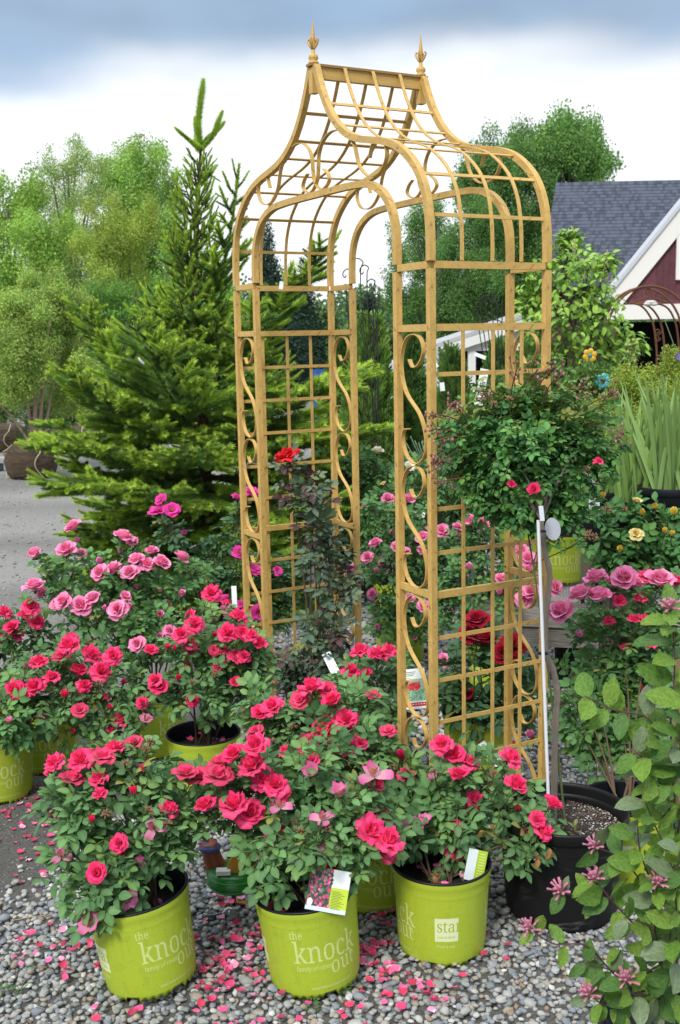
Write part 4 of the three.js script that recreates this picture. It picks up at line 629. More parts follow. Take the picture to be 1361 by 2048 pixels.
// ---------------------------------------------------------------- rose bushes
// blobs [px, py, radius px, distance]; blooms [type, px, py, distance, size]
function bush(o) {
  const g = thing(o.name ?? 'potted_rose', o.label, o.cat ?? 'rose bush', o.group ?? 'rose bushes in nursery pots', o.pos);
  if (o.pot !== undefined) addPot(g, o.pot, o.tilt);
  const bs = o.blobs.map(([x, y, r, z]) => ({ c: at(x, y, z).sub(o.pos), r: r * z / FOCAL })), tot = bs.reduce((s, b) => s + b.r * b.r, 0);
  const root = V(0, o.rootY ?? POT.H - .055, 0), sb = new GB(), cane = [], leaves = [], lg = o.leafGeos ?? roseLeaves, LT = o.tints ?? KO, ls = o.leafSize ?? 1;
  const pickBlob = () => { let k = R() * tot; for (const b of bs) { k -= b.r * b.r; if (k <= 0) return b; } return bs[0]; };
  const camL = V(0, EYE, 0).sub(o.pos);
  for (let k = 0; k < (o.canes ?? 9); k++) { const b = bs[k % bs.length], s = root.clone().add(V(rr(-.03, .03), 0, rr(-.03, .03))), e = b.c.clone().addScaledVector(randDir(), b.r * .4), m = s.clone().lerp(e, .5).add(V(rr(-.03, .03), Math.max(.02, (e.y - s.y) * .16), rr(-.03, .03))); const pts = curve(s, m, e, 9); sb.tube(pts, (t) => (o.caneR ?? .0042) * (1 - .6 * t), 5); cane.push(pts); }
  const twigFrom = (e) => { let best = null, bd = 1e9; for (const c of cane) for (let k = 3; k < c.length; k++) { const d = c[k].distanceTo(e) + (c[k].y > e.y ? .06 : 0) + R() * .05; if (d < bd) { bd = d; best = c[k]; } } return best; };
  const hub = bs.reduce((s, b) => s.addScaledVector(b.c, b.r * b.r / tot), V(0, 0, 0)); hub.y -= .1;
  const leafOn = (p, d, k) => { const out = p.clone().sub(hub).normalize(), side = V(0, 0, 0).crossVectors(d, randDir()).normalize(), along = d.clone().multiplyScalar(.35).add(side).addScaledVector(out, .45).add(V(0, rr(-.35, .25), 0)), nrm = V(0, 1, 0).addScaledVector(out, .55).addScaledVector(randDir(), .55).addScaledVector(camL.clone().sub(p).normalize(), .25); const s = ls * rr(.72, 1.15) * k; leaves.push({ p, m: place(p, along, nrm, s), v: Math.floor(R() * lg.length), t: R() < .016 ? -1 : Math.floor(R() * LT.length) }); };
  const n = o.leaves, per = o.per ?? 5;
  for (let k = 0; k * per < n; k++) {
    const b = pickBlob(), e = b.c.clone().addScaledVector(randDir(), b.r * Math.pow(R(), .4)); if (e.y < (o.minY ?? .2)) continue;
    const s = twigFrom(e), m = s.clone().lerp(e, .55).add(V(rr(-.02, .02), .03, rr(-.02, .02))), pts = curve(s, m, e, 6); sb.tube(pts, (t) => .0017 * (1 - .5 * t), 3, false);
    for (let i = 0; i < per; i++) { const t = per === 1 ? 1 : .42 + .58 * i / (per - 1), q = Math.min(5.999, t * 6), j = Math.floor(q), p = pts[j].clone().lerp(pts[j + 1], q - j); leafOn(p, pts[j + 1].clone().sub(pts[j]).normalize(), i === per - 1 ? .8 : 1); }
  }
  const extra = (o.extra ?? []).flatMap(([ty, n, s]) => Array.from({ length: n }, () => { const b = pickBlob(), d = randDir().addScaledVector(camL.clone().sub(b.c).normalize(), .7).add(V(0, .25, 0)).normalize(); return [ty, b.c.clone().addScaledVector(d, b.r * rr(.85, 1.08)), 0, 0, s * rr(.8, 1.1)]; }));
  for (const [ty, x, y, z, s = 1] of [...(o.blooms ?? []), ...extra]) {
    const p = x.isVector3 ? x : at(x, y, z).sub(o.pos), from = twigFrom(p), out = p.clone().sub(hub).normalize(), toCam = camL.clone().sub(p).normalize();
    const ax = V(0, .7, 0).addScaledVector(out, .55).addScaledVector(toCam, ty === 'spent' ? .1 : .45).addScaledVector(randDir(), .55).normalize(), low = p.clone().addScaledVector(ax, -.012);
    const st = curve(from, from.clone().lerp(low, .6).addScaledVector(ax, -.02), low, 7); sb.tube(st, (t) => .0017 * (1 - .3 * t), 4, false);
    for (let i = 0; i < 2; i++) leafOn(st[4 + i], ax, .9);
    const gs = BL[ty], f = part(g, flowerName[ty] ?? 'flower', pick(gs), petalMat), sc = (o.bloomSize ?? 1.02) * (ty === 'spent' ? .72 : ty.endsWith('bud') ? .85 : 1) * s * rr(.9, 1.1);
    const q = new THREE.Quaternion().setFromUnitVectors(UP, ax).multiply(new THREE.Quaternion().setFromAxisAngle(UP, rr(0, 6.28))); f.quaternion.copy(q); f.position.copy(low); f.scale.setScalar(sc);
  }
  part(g, 'stems', sb.geo(false), o.stemMat ?? stemBrown);
  leaves.sort((a, b) => a.p.distanceToSquared(camL) - b.p.distanceToSquared(camL));
  const solo = Math.min(o.solo ?? 300, leaves.length), rest = lg.map(() => []);
  leaves.forEach((l, k) => { const mat = o.young && l.p.y > o.young && R() < .5 ? bronze : l.t < 0 ? yellowed : LT[l.t]; if (k < solo) { const m = part(g, 'leaf', lg[l.v], mat); m.applyMatrix4(l.m); } else { rest[l.v].push({ m: l.m, c: mat.color }); } });
  rest.forEach((l, v) => { if (l.length) copies(g, 'foliage', lg[v], leafM([1, 1, 1]), l); });
  return { g, root, camL };
}
const gp = (px, py) => gnd(px, py);
const red = (l, z, t = 'red') => l.map(([x, y, s]) => [R() < .25 && t === 'red' ? 'redcup' : t, x, y, z + rr(-.04, .04), s]);
const AX = V(0, 0, 1);

bush({ label: 'red rose bush in lime pot, front left, lower left corner', extra: [['red', 3, .7], ['redbud', 4, 1], ['faded', 3, .7], ['spent', 4, 1]], pos: gp(306, 1962), pot: 0, tilt: [AX, .13], leaves: 520, stemMat: stemBrown, minY: .22,
  blobs: [[260, 1620, 118, 2.72], [180, 1640, 80, 2.66], [340, 1600, 88, 2.74], [165, 1730, 66, 2.6], [250, 1740, 76, 2.62], [330, 1690, 70, 2.66], [215, 1545, 58, 2.8], [290, 1535, 52, 2.8], [190, 1800, 36, 2.58], [375, 1650, 40, 2.7], [240, 1810, 40, 2.56], [150, 1650, 50, 2.66], [200, 1770, 56, 2.56], [120, 1600, 40, 2.7]],
  blooms: [...red([[110, 1527], [162, 1520], [184, 1518], [228, 1497, .9]], 2.74), ...red([[145, 1556], [205, 1513]], 2.7, 'rosy'), ['rosy', 267, 1485, 2.8, .9], ['redbud', 184, 1635, 2.55], ['red', 237, 1686, 2.55, .75], ['faded', 308, 1655, 2.55, .9], ['redcup', 194, 1745, 2.5, .8], ['faded', 179, 1845, 2.5, .9], ['redbud', 267, 1579, 2.6], ['spent', 303, 1475, 2.75], ['spent', 208, 1622, 2.55], ['spent', 303, 1614, 2.55], ['spent', 250, 1518, 2.65], ['spent', 333, 1640, 2.55], ['spent', 295, 1490, 2.7]] });
bush({ label: 'red and pink rose bush in tilted lime pot, middle of the front row', extra: [['red', 3, .75], ['redbud', 5, 1], ['faded', 3, .8], ['spent', 5, 1]], pos: gp(632, 1955), pot: -.42, tilt: [AX, .09], leaves: 540, minY: .2,
  blobs: [[600, 1600, 112, 2.76], [500, 1600, 84, 2.74], [700, 1600, 88, 2.76], [640, 1505, 70, 2.9], [560, 1690, 76, 2.64], [700, 1690, 66, 2.62], [455, 1650, 56, 2.7], [780, 1650, 46, 2.72], [640, 1680, 60, 2.6], [420, 1580, 40, 2.78], [560, 1745, 34, 2.6]],
  blooms: [...red([[469, 1509], [513, 1489], [505, 1533], [551, 1570, 1.05], [532, 1562], [560, 1585], [469, 1611, 1.15], [500, 1626, 1.1], [412, 1613, 1.05], [559, 1669, 1.1], [741, 1662, 1.2], [775, 1682, 1.1], [658, 1742, 1.05]], 2.62), ...red([[445, 1523], [436, 1549], [399, 1552], [775, 1702]], 2.66, 'rosy'), ['rosy', 372, 1545, 2.66, 1], ['faded', 624, 1543, 2.66], ['faded', 748, 1545, 2.68, 1.2], ['faded', 680, 1584, 2.6, .9], ['faded', 646, 1632, 2.58, .9], ['faded', 560, 1607, 2.6, .8], ['spent', 605, 1655, 2.58], ['spent', 445, 1575, 2.65], ['spent', 470, 1545, 2.65], ['spent', 655, 1650, 2.56]] });
bush({ label: 'red rose bush in lime pot with the star label facing, front row right', extra: [['redcup', 3, .7], ['redbud', 4, 1], ['spent', 4, 1]], pos: gp(884, 1890), pot: -2.2, leaves: 400, minY: .2, stemMat: stemBrown,
  blobs: [[900, 1600, 92, 2.95], [985, 1615, 78, 2.95], [850, 1580, 66, 3.0], [1062, 1650, 50, 2.9], [900, 1680, 60, 2.84], [830, 1660, 48, 2.84], [935, 1535, 45, 3.0], [1040, 1700, 40, 2.85], [1000, 1560, 40, 3.0]],
  blooms: [...red([[884, 1489], [910, 1511], [938, 1524, .9], [1022, 1516, .9], [949, 1601, .9], [813, 1548, .75], [886, 1640, .9]], 2.92), ...red([[918, 1550], [1032, 1572, 1.1], [915, 1700, 1.05], [1105, 1608, .9]], 2.82, 'redcup'), ['red', 1075, 1637, 2.8, .8], ['red', 1088, 1664, 2.8, .8], ['faded', 828, 1652, 2.78], ['faded', 845, 1640, 2.8, .8], ['spent', 865, 1535, 2.85], ['spent', 985, 1540, 2.85], ['spent', 872, 1755, 2.74, 1.3], ['spent', 1080, 1712, 2.74, 1.2], ['faded', 865, 1555, 2.9, .6]] });
bush({ label: 'red rose bush just behind the front row, below the arbor opening', extra: [['red', 5, .7], ['redbud', 5, 1], ['rosy', 3, .75], ['spent', 4, 1]], pos: gp(752, 1795), pot: 2.2, leaves: 330, solo: 240,
  blobs: [[620, 1445, 74, 3.12], [540, 1440, 60, 3.15], [700, 1440, 70, 3.12], [760, 1500, 60, 3.0], [670, 1390, 40, 3.3], [700, 1530, 60, 3.0], [580, 1500, 60, 3.05], [790, 1560, 50, 3.0]],
  blooms: [...red([[617, 1494, 1.15], [687, 1490, 1.2], [648, 1460, 1.2], [665, 1470, 1.1], [692, 1438, 1.1], [624, 1375, 1.2], [665, 1402], [545, 1412], [520, 1425, .9]], 3.02), ...red([[658, 1452, 1.1], [680, 1452], [600, 1400, .8], [510, 1460, .8], [655, 1378, .8]], 3.05, 'rosy'), ['spent', 585, 1445, 3.0], ['spent', 545, 1475, 3.0], ['spent', 785, 1525, 2.95]] });
bush({ label: 'red rose bush under the gap between the arbor legs', pos: gp(755, 1545), pot: 1, leaves: 240, solo: 140,
  blobs: [[740, 1370, 56, 3.75], [690, 1395, 46, 3.7], [775, 1425, 46, 3.7], [720, 1450, 45, 3.7], [770, 1340, 36, 3.75]],
  blooms: [...red([[756, 1312, 1.1], [721, 1303], [778, 1300, .9], [702, 1343], [733, 1345, .7]], 3.62), ['spent', 765, 1400, 3.6]] });
bush({ label: 'red rose bush left of the arbor in a lime pot with dark rim', extra: [['red', 6, .65], ['rosy', 3, .7], ['redbud', 6, 1], ['spent', 4, 1]], pos: gp(412, 1592), pot: .9, leaves: 400, canes: 12,
  blobs: [[430, 1325, 78, 3.8], [485, 1300, 52, 3.8], [375, 1300, 52, 3.8], [420, 1385, 62, 3.72], [500, 1365, 46, 3.75], [360, 1365, 46, 3.75], [440, 1240, 44, 3.95], [395, 1240, 34, 3.95]],
  blooms: [...red([[424, 1187], [477, 1232, 1.1], [455, 1266], [485, 1268, 1.1], [502, 1272, .9], [518, 1288], [475, 1316], [488, 1312, .8], [389, 1249], [362, 1269, .9], [302, 1302], [319, 1372], [310, 1360, .8], [471, 1364, .8], [284, 1405, .7]], 3.68), ['rosy', 381, 1286, 3.68, .8], ['redbud', 350, 1294, 3.66], ['redbud', 336, 1292, 3.66], ['spent', 379, 1270, 3.64], ['spent', 385, 1358, 3.62], ['spent', 428, 1345, 3.62], ['spent', 512, 1350, 3.64]] });
bush({ label: 'red rose bush at the left, in front of the pink roses', extra: [['red', 6, .65], ['rosy', 4, .7], ['redbud', 6, 1], ['spent', 4, 1]], pos: gp(100, 1530), pot: 2.4, leaves: 440, canes: 12,
  blobs: [[100, 1370, 80, 3.85], [170, 1345, 74, 3.9], [40, 1400, 62, 3.8], [230, 1385, 62, 3.8], [130, 1435, 64, 3.72], [200, 1445, 54, 3.7], [275, 1420, 44, 3.72], [60, 1460, 44, 3.7]],
  blooms: [...red([[138, 1292, 1.1], [78, 1325, 1.1], [181, 1310, 1.2], [226, 1312, 1.1], [158, 1345, 1.25], [202, 1343, 1.1], [103, 1355], [169, 1372, .9], [30, 1380, 1.2], [15, 1388], [70, 1374, 1.1], [242, 1438], [258, 1436, .9]], 3.7), ...red([[123, 1312], [144, 1273, .8]], 3.75, 'rosy'), ['rosy', 160, 1419, 3.62, .9], ['redbud', 130, 1388, 3.62, 1.3], ['faded', 292, 1436, 3.62, .8], ['redbud', 4, 1425, 3.6, 1.3], ['spent', 47, 1325, 3.65], ['spent', 200, 1360, 3.62]] });
bush({ label: 'red rose bush cut off by the left photo edge', extra: [['red', 6, .75], ['redbud', 3, 1]], pos: gp(-60, 1500), pot: .3, leaves: 220, solo: 120,
  blobs: [[15, 1300, 56, 4.3], [60, 1255, 44, 4.35], [-40, 1300, 56, 4.3], [30, 1350, 50, 4.2], [90, 1290, 34, 4.35]],
  blooms: [...red([[62, 1214], [8, 1224], [25, 1255], [33, 1270], [74, 1245], [48, 1228, .7], [2, 1275, .7]], 4.25)] });
bush({ label: 'low rose bush in the lime pot at the left photo edge', pos: gp(0, 1588), pot: -.35, leaves: 110, solo: 90, tints: PK,
  blobs: [[-20, 1440, 50, 3.55], [15, 1450, 40, 3.55], [-50, 1400, 50, 3.6]], blooms: [['faded', 18, 1440, 3.5, .6]] });
bush({ label: 'pink double rose bush at left in front of the spruce', extra: [['pink', 5, .7], ['pinkbud', 9, 1]], pos: gp(312, 1500), pot: .2, tints: PK, leaves: 560, canes: 14, bloomSize: 1.0, rootY: .2,
  blobs: [[200, 1165, 80, 4.4], [280, 1165, 74, 4.4], [130, 1150, 50, 4.45], [240, 1240, 84, 4.25], [335, 1185, 58, 4.4], [165, 1240, 64, 4.25], [372, 1150, 36, 4.45], [100, 1190, 34, 4.4], [310, 1260, 60, 4.2], [250, 1320, 60, 4.15], [400, 1170, 34, 4.4]],
  blooms: [['pink', 148, 1055, 4.4], ['pinkbud', 155, 1080, 4.4], ['pink', 70, 1109, 4.3], ['pink', 134, 1102, 4.3, 1.1], ['pink', 70, 1175, 4.2, 1.1], ['pink', 84, 1185, 4.24, .8], ['pink', 128, 1204, 4.15], ['pink', 163, 1213, 4.15, 1.1], ['pink', 187, 1197, 4.15], ['pink', 246, 1075, 4.35, 1.1], ['pink', 265, 1082, 4.4, .7], ['pink', 202, 1147, 4.25, 1.1], ['pink', 228, 1141, 4.3], ['pink', 261, 1147, 4.25, 1.1], ['pink', 274, 1120, 4.3], ['pink', 294, 1129, 4.3, .8], ['pink', 323, 1127, 4.3], ['pink', 304, 1103, 4.35, .8], ['pink', 362, 1115, 4.35], ['pink', 237, 1221, 4.1, 1.1], ['pinkbud', 321, 1228, 4.1, 1.1], ['pink', 276, 1289, 4.02, .9], ['pinkbud', 364, 1187, 4.2, 1.2], ['pinkbud', 200, 1121, 4.3, 1.2], ['pink', 452, 1222, 4.1, .7], ['pinkbud', 260, 1212, 4.1]] });
bush({ label: 'tall magenta rose bush behind the left leg of the arbor', pos: V(at(440, 1200, 5.1).x, 0, -5.1), pot: 1, tints: DK, leaves: 420, solo: 160, canes: 12, rootY: .2,
  blobs: [[335, 1065, 34, 4.9], [425, 1110, 52, 5.0], [480, 1060, 36, 5.05], [470, 1150, 54, 5.0], [560, 1160, 60, 5.1], [520, 1230, 56, 5.0], [600, 1230, 50, 5.1], [400, 1150, 40, 4.9]],
  blooms: [['magenta', 316, 1022, 4.85, 1.1], ['magenta', 344, 1020, 4.82, 1.1], ['magenta', 322, 999, 4.88], ['magenta', 477, 995, 4.98, 1.1], ['magenta', 504, 985, 5.0, 1.15], ['magenta', 480, 1105, 4.9], ['magenta', 514, 1140, 4.95], ['magenta', 557, 1141, 5.0, .7], ['magenta', 520, 1226, 4.9, 1.1], ['magenta', 483, 1207, 4.9, .7], ['magenta', 448, 1195, 4.85, .6], ['magenta', 368, 1063, 4.9, .5], ['magenta', 530, 1400, 4.6, .8]] });
bush({ label: 'pink rose bush in the middle, seen through the arbor opening', extra: [['pink', 5, .7], ['pinkbud', 9, 1]], pos: V(at(800, 1200, 5.5).x, 0, -5.5), pot: 1, tints: PK, leaves: 520, solo: 160, canes: 12, rootY: .2,
  blobs: [[800, 1085, 72, 5.4], [760, 1150, 70, 5.3], [860, 1130, 70, 5.35], [820, 1200, 66, 5.25], [745, 1080, 46, 5.4], [895, 1080, 50, 5.4], [780, 1255, 56, 5.2], [860, 1240, 56, 5.2], [760, 1010, 40, 5.5], [830, 1020, 44, 5.5]],
  blooms: [['pink', 776, 997, 5.2, .8], ['pink', 817, 1000, 5.2], ['pink', 845, 1076, 5.1], ['pink', 884, 1062, 5.15], ['pink', 796, 1097, 5.05, 1.1], ['pink', 810, 1105, 5.1, .8], ['pink', 736, 1115, 5.1, .8], ['pink', 752, 1087, 5.15, .9], ['pink', 709, 1143, 5.0, 1.2], ['pinkbud', 757, 1255, 5.0, 1.2], ['pinkbud', 753, 1140, 5.1], ['pink', 848, 1214, 5.0], ['pink', 820, 1196, 5.0, .8], ['pink', 886, 1322, 4.6, .9]] });
bush({ label: 'pink rose bush behind the right lattice beside the wooden bench', extra: [['pink', 2, .7], ['pinkbud', 6, 1]], pos: V(at(990, 1200, 5.0).x, 0, -5.0), pot: 1, tints: PK, leaves: 380, solo: 120, canes: 10, rootY: .2,
  blobs: [[955, 1095, 62, 4.95], [1035, 1110, 40, 4.95], [930, 1165, 56, 4.9], [1000, 1170, 46, 4.9], [900, 1210, 44, 4.85], [960, 1220, 40, 4.8]],
  blooms: [['pink', 944, 1045, 4.85, 1.1], ['pink', 966, 1048, 4.88], ['pink', 1054, 1048, 4.85], ['pink', 1042, 1103, 4.8], ['pink', 1056, 1119, 4.75], ['pink', 1003, 1160, 4.7], ['pinkbud', 1000, 1185, 4.7, 1.3], ['pink', 1062, 1185, 4.6, 1.1], ['pink', 1048, 1200, 4.62], ['pink', 1109, 1176, 4.6], ['pinkbud', 939, 1134, 4.8, 1.2], ['pink', 1058, 1140, 4.72, .7]] });
bush({ label: 'creamy white rose bush behind the pink roses in the opening', pos: V(at(790, 1000, 6.3).x, 0, -6.3), pot: 1, tints: PK, leaves: 420, solo: 80, canes: 9, rootY: .2,
  blobs: [[790, 970, 56, 6.2], [845, 950, 44, 6.2], [740, 940, 40, 6.3], [830, 1030, 50, 6.1], [770, 1030, 40, 6.1], [890, 980, 40, 6.3]],
  blooms: [['white', 755, 903, 6.05, 1.3], ['white', 820, 935, 6.0, 1.2], ['white', 838, 1032, 5.9, 1.2], ['white', 934, 935, 6.1, .9], ['yellow', 766, 965, 6.0, .5]] });
bush({ label: 'dark red large-flowered rose bush inside the right leg of the arbor', pos: V(at(955, 1400, 4.0).x, 0, -4.0), pot: 1.7, tints: DK, leaves: 300, solo: 200, rootY: .2, bloomSize: 1.0, leafGeos: bigLeaves,
  blobs: [[960, 1310, 50, 4.0], [1015, 1350, 48, 3.95], [925, 1400, 44, 3.95], [985, 1430, 44, 3.9], [1030, 1400, 40, 3.9], [900, 1340, 34, 4.0], [985, 1470, 36, 3.9]],
  blooms: [['dark', 955, 1245, 3.95, 1.25], ['dark', 966, 1283, 3.92, 1.1], ['dark', 940, 1272, 3.97], ['dark', 1024, 1290, 3.85, 1.1], ['dark', 1004, 1310, 3.83, 1.05], ['dark', 936, 1386, 3.9, .5], ['dark', 1020, 1322, 3.86, .8]] });
const PUR = [...PU, leafM([.11, .06, .065])];
bush({ label: 'climbing rose with dark purple-green leaves and one red bloom, in the left leg', name: 'climbing_rose', cat: 'climbing rose', group: 'climbing roses', pos: V(at(632, 1400, 4.35).x, 0, -4.4), tints: PUR, leaves: 380, solo: 300, canes: 8, leafGeos: roseLeaves, leafSize: 1.15, caneR: .005, rootY: .2, minY: .1,
  blobs: [[580, 950, 26, 4.35], [618, 985, 34, 4.3], [635, 1050, 40, 4.3], [645, 1120, 44, 4.3], [662, 1190, 40, 4.25], [652, 1255, 40, 4.25], [600, 1330, 50, 4.25], [690, 1150, 32, 4.3], [560, 1350, 34, 4.3], [650, 1330, 42, 4.2]],
  blooms: [['truered', 577, 918, 4.3, 1.5], ['dark', 572, 910, 4.32, .5]] });
{ const g = thing('black_pot', 'round black nursery pot inside the left leg of the arbor', 'plant pot', null, V(at(632, 1400, 4.35).x, 0, -4.4)); part(g, 'pot', lathe([[.001, .004], [.1, .004], [.13, .22], [.138, .222], [.138, .24], [.128, .24], [.122, .19], [.001, .19]], 40), darkPlastic); }
bush({ label: 'pink and red rose bush in lime pot right of the standard rose', extra: [['red', 6, .6], ['redbud', 6, 1], ['pinkbud', 5, 1]], pos: gp(1250, 1745), pot: .6, tints: PK, leaves: 760, canes: 14, rootY: .19,
  blobs: [[1210, 1285, 74, 3.6], [1150, 1370, 50, 3.55], [1260, 1310, 80, 3.55], [1320, 1260, 62, 3.55], [1180, 1400, 66, 3.5], [1240, 1410, 66, 3.5], [1140, 1430, 44, 3.5], [1225, 1480, 50, 3.5], [1255, 1490, 56, 3.45], [1290, 1540, 46, 3.45], [1180, 1490, 42, 3.45], [1320, 1350, 56, 3.5], [1320, 1450, 50, 3.45], [1340, 1200, 44, 3.6]],
  blooms: [['pink', 1162, 1192, 3.5, 1.1], ['pink', 1201, 1195, 3.48, 1.2], ['pink', 1193, 1157, 3.55, 1.15], ['pink', 1250, 1160, 3.52, 1.2], ['pink', 1232, 1168, 3.55], ['pink', 1268, 1168, 3.55, .9], ['pink', 1318, 1164, 3.5, 1.25], ['red', 1296, 1152, 3.58], ['red', 1350, 1163, 3.55, .9], ['tan', 1338, 1187, 3.45, .9], ['red', 1281, 1196, 3.5, .7], ['red', 1268, 1236, 3.45, .6], ['red', 1288, 1238, 3.45, .7], ['red', 1218, 1240, 3.5, .6], ['pink', 1122, 1227, 3.5, 1.15], ['pinkbud', 1062, 1470, 3.55, 1.4], ['red', 1240, 1200, 3.5, .7]] });
bush({ label: 'yellow-budded rose bush in front of the black iris pots', pos: V(at(1260, 1100, 4.5).x, 0, -4.5), pot: 1, tints: YG, leaves: 420, solo: 200, canes: 10, leafGeos: bigLeaves, rootY: .2,
  blobs: [[1250, 1070, 66, 4.45], [1205, 1090, 48, 4.4], [1315, 1060, 56, 4.45], [1300, 1115, 52, 4.35], [1195, 1030, 36, 4.5], [1250, 1130, 44, 4.35], [1350, 1110, 44, 4.4]],
  blooms: [['yellowbud', 1206, 991, 4.3, 1.2], ['yellow', 1275, 999, 4.3, .7], ['yellowbud', 1285, 1025, 4.25, 1.3], ['yellowbud', 1311, 1013, 4.25, 1.3], ['yellowbud', 1348, 1023, 4.25, 1.4], ['yellow', 1272, 1068, 4.2, .95], ['yellowbud', 1330, 1060, 4.2, 1.1], ['yellowbud', 1241, 1097, 4.2, 1.4], ['yellowbud', 1345, 1065, 4.2]] });

// ---------------------------------------------------------------- standard rose in the big black pot
{
  const pos = gp(1122, 1812), ZS = -pos.z;
  const g = bush({ name: 'standard_rose', label: 'rose grown as a small tree on a bare stem in a big black pot', cat: 'standard rose', group: 'standard roses', pos, tints: GL, leafGeos: smallLeaves, leaves: 2800, solo: 300, canes: 0, leafSize: 1.02, rootY: .2, minY: .7, young: 1.36, ...{} ,
    blobs: [[1040, 880, 118, 3.15], [960, 900, 78, 3.12], [1130, 885, 84, 3.15], [1040, 975, 74, 3.1], [1110, 965, 64, 3.12], [1000, 810, 58, 3.2], [1095, 800, 68, 3.2], [1185, 870, 58, 3.15], [1225, 900, 30, 3.12], [1215, 830, 36, 3.2], [1200, 950, 36, 3.1], [910, 860, 52, 3.15], [900, 930, 36, 3.1], [1150, 1000, 44, 3.08], [1000, 1010, 50, 3.06], [1060, 1020, 44, 3.05], [1080, 985, 50, 3.02], [1120, 1040, 38, 3.08], [955, 985, 44, 3.08], [1060, 900, 60, 2.98], [1160, 800, 44, 3.2]], canes: 1,
    blooms: [['redcup', 1067, 977, 2.95, .62], ['red', 1025, 965, 2.95, .4], ['red', 1197, 918, 3.0, .45], ['spent', 1180, 930, 3.0, .8], ['spent', 1175, 1065, 3.0, 1.1], ['spent', 1195, 1070, 3.0, 1], ['spent', 1215, 1010, 3.05, 1], ['spent', 990, 800, 3.0, .9], ['spent', 1020, 790, 3.0, .9], ['spent', 1090, 775, 3.1, .9], ['spent', 1255, 1012, 3.1, .9]] }).g;
  g.children.filter((c) => c.name === 'stems').forEach((c) => { c.material = stemGreen; });
  // canopy skeleton, trunk, bud sprays
  const L = (x, y, z) => at(x, y, z).sub(pos), kn = L(1084, 1040, ZS), tb = new GB();
  tb.tube(spline([V(0, .2, 0).add(L(1108, 1620, ZS).setY(0)), L(1109, 1560, ZS), L(1111, 1450, ZS), L(1115, 1390, ZS), L(1108, 1345, ZS), L(1092, 1305, ZS), L(1092, 1230, ZS), L(1100, 1150, ZS), L(1088, 1090, ZS), kn], 60), (t) => .0105 - .0035 * t + .0016 * Math.sin(t * 37) * Math.sin(t * 91), 8);
  for (const [x, y, z] of [[960, 900, 3.1], [1040, 840, 3.2], [1130, 880, 3.15], [1000, 800, 3.2], [1095, 790, 3.2], [920, 860, 3.15], [1180, 860, 3.15], [1040, 940, 3.0], [1110, 960, 3.05], [1020, 900, 3.3]]) tb.tube(curve(kn, kn.clone().lerp(L(x, y, z), .5).add(V(0, .05, 0)), L(x, y, z), 8), (t) => .005 * (1 - .65 * t), 6);
  part(g, 'trunk', tb.geo(false), std({ color: C(.42, .35, .28), roughness: .95, bumpMap: bumpGravel, bumpScale: .012 }));
  const sp = new GB(), bg = new GB();
  for (const [x0, y0, x1, y1] of [[930, 850, 862, 830], [935, 830, 900, 808], [930, 900, 868, 935], [940, 880, 880, 880], [1020, 800, 1035, 738], [1030, 800, 1075, 742], [1060, 800, 1112, 735], [940, 860, 915, 815], [1150, 830, 1230, 790], [1180, 850, 1248, 880], [925, 940, 862, 925], [960, 960, 872, 968], [1085, 800, 1118, 752], [1120, 810, 1170, 775], [920, 870, 858, 862], [1000, 800, 960, 790]]) {
    const a = L(x0, y0, 3.08), e = L(x1, y1, 3.0); sp.tube(curve(a, a.clone().lerp(e, .5).add(V(0, .02, 0)), e, 6), (t) => .0016, 4);
    for (let k = 0; k < 9; k++) { const q = a.clone().lerp(e, rr(.6, .95)), f = e.clone().lerp(q, R() * .7).addScaledVector(randDir(), rr(.008, .035)).add(V(0, .006, 0)); sp.tube([q, f], .0009, 3, false); const j = rr(.8, 1.2); bg.col = R() < .75 ? [.2 * j, .07 * j, .065 * j] : [.36 * j, .16 * j, .17 * j]; bg.ball(f, .0042, .8, 1.25, .8, 6, 5); }
  }
  part(g, 'bud_stalks', sp.geo(false), stemRed, 'stuff'); part(g, 'buds', bg.geo(), std({ vertexColors: true, roughness: .6 }), 'stuff');
  // pot
  const Rp = .186, Hp = .30;
  const scuff = dataTex(256, (x, y, n) => { const s = smooth(.12, .4, n(x, y, 7, 4)) * smooth(.1, .5, n(x * .999, y, 26, 3) + .25) * (y < .75 ? 1 : 0), k = .006 + .06 * s; return [k, k * .98, k * 1.05]; }, true);
  const p = part(g, 'pot', lathe([[.001, .003], [Rp * .82, .003], [Rp * .84, .01], [Rp * .93, Hp - .045], [Rp * .94, Hp - .032], [Rp, Hp - .03], [Rp * 1.005, Hp - .006], [Rp * .99, Hp], [Rp * .955, Hp - .002], [Rp * .945, Hp - .012], [Rp * .93, Hp - .07]], 72), phy({ map: scuff, roughness: .45, specularIntensity: .5 }));
  const soil = part(g, 'soil', (() => { const q = lathe([[.001, Hp - .045], [.05, Hp - .047], [.1, Hp - .05], [.15, Hp - .054], [Rp * .938, Hp - .06]], 48, (k, s, r, y) => [r, y + .006 * perlin.noise(s * .5, k * 2, 3)]); q.index.array.reverse(); q.computeVertexNormals(); return q; })(), soilMat);
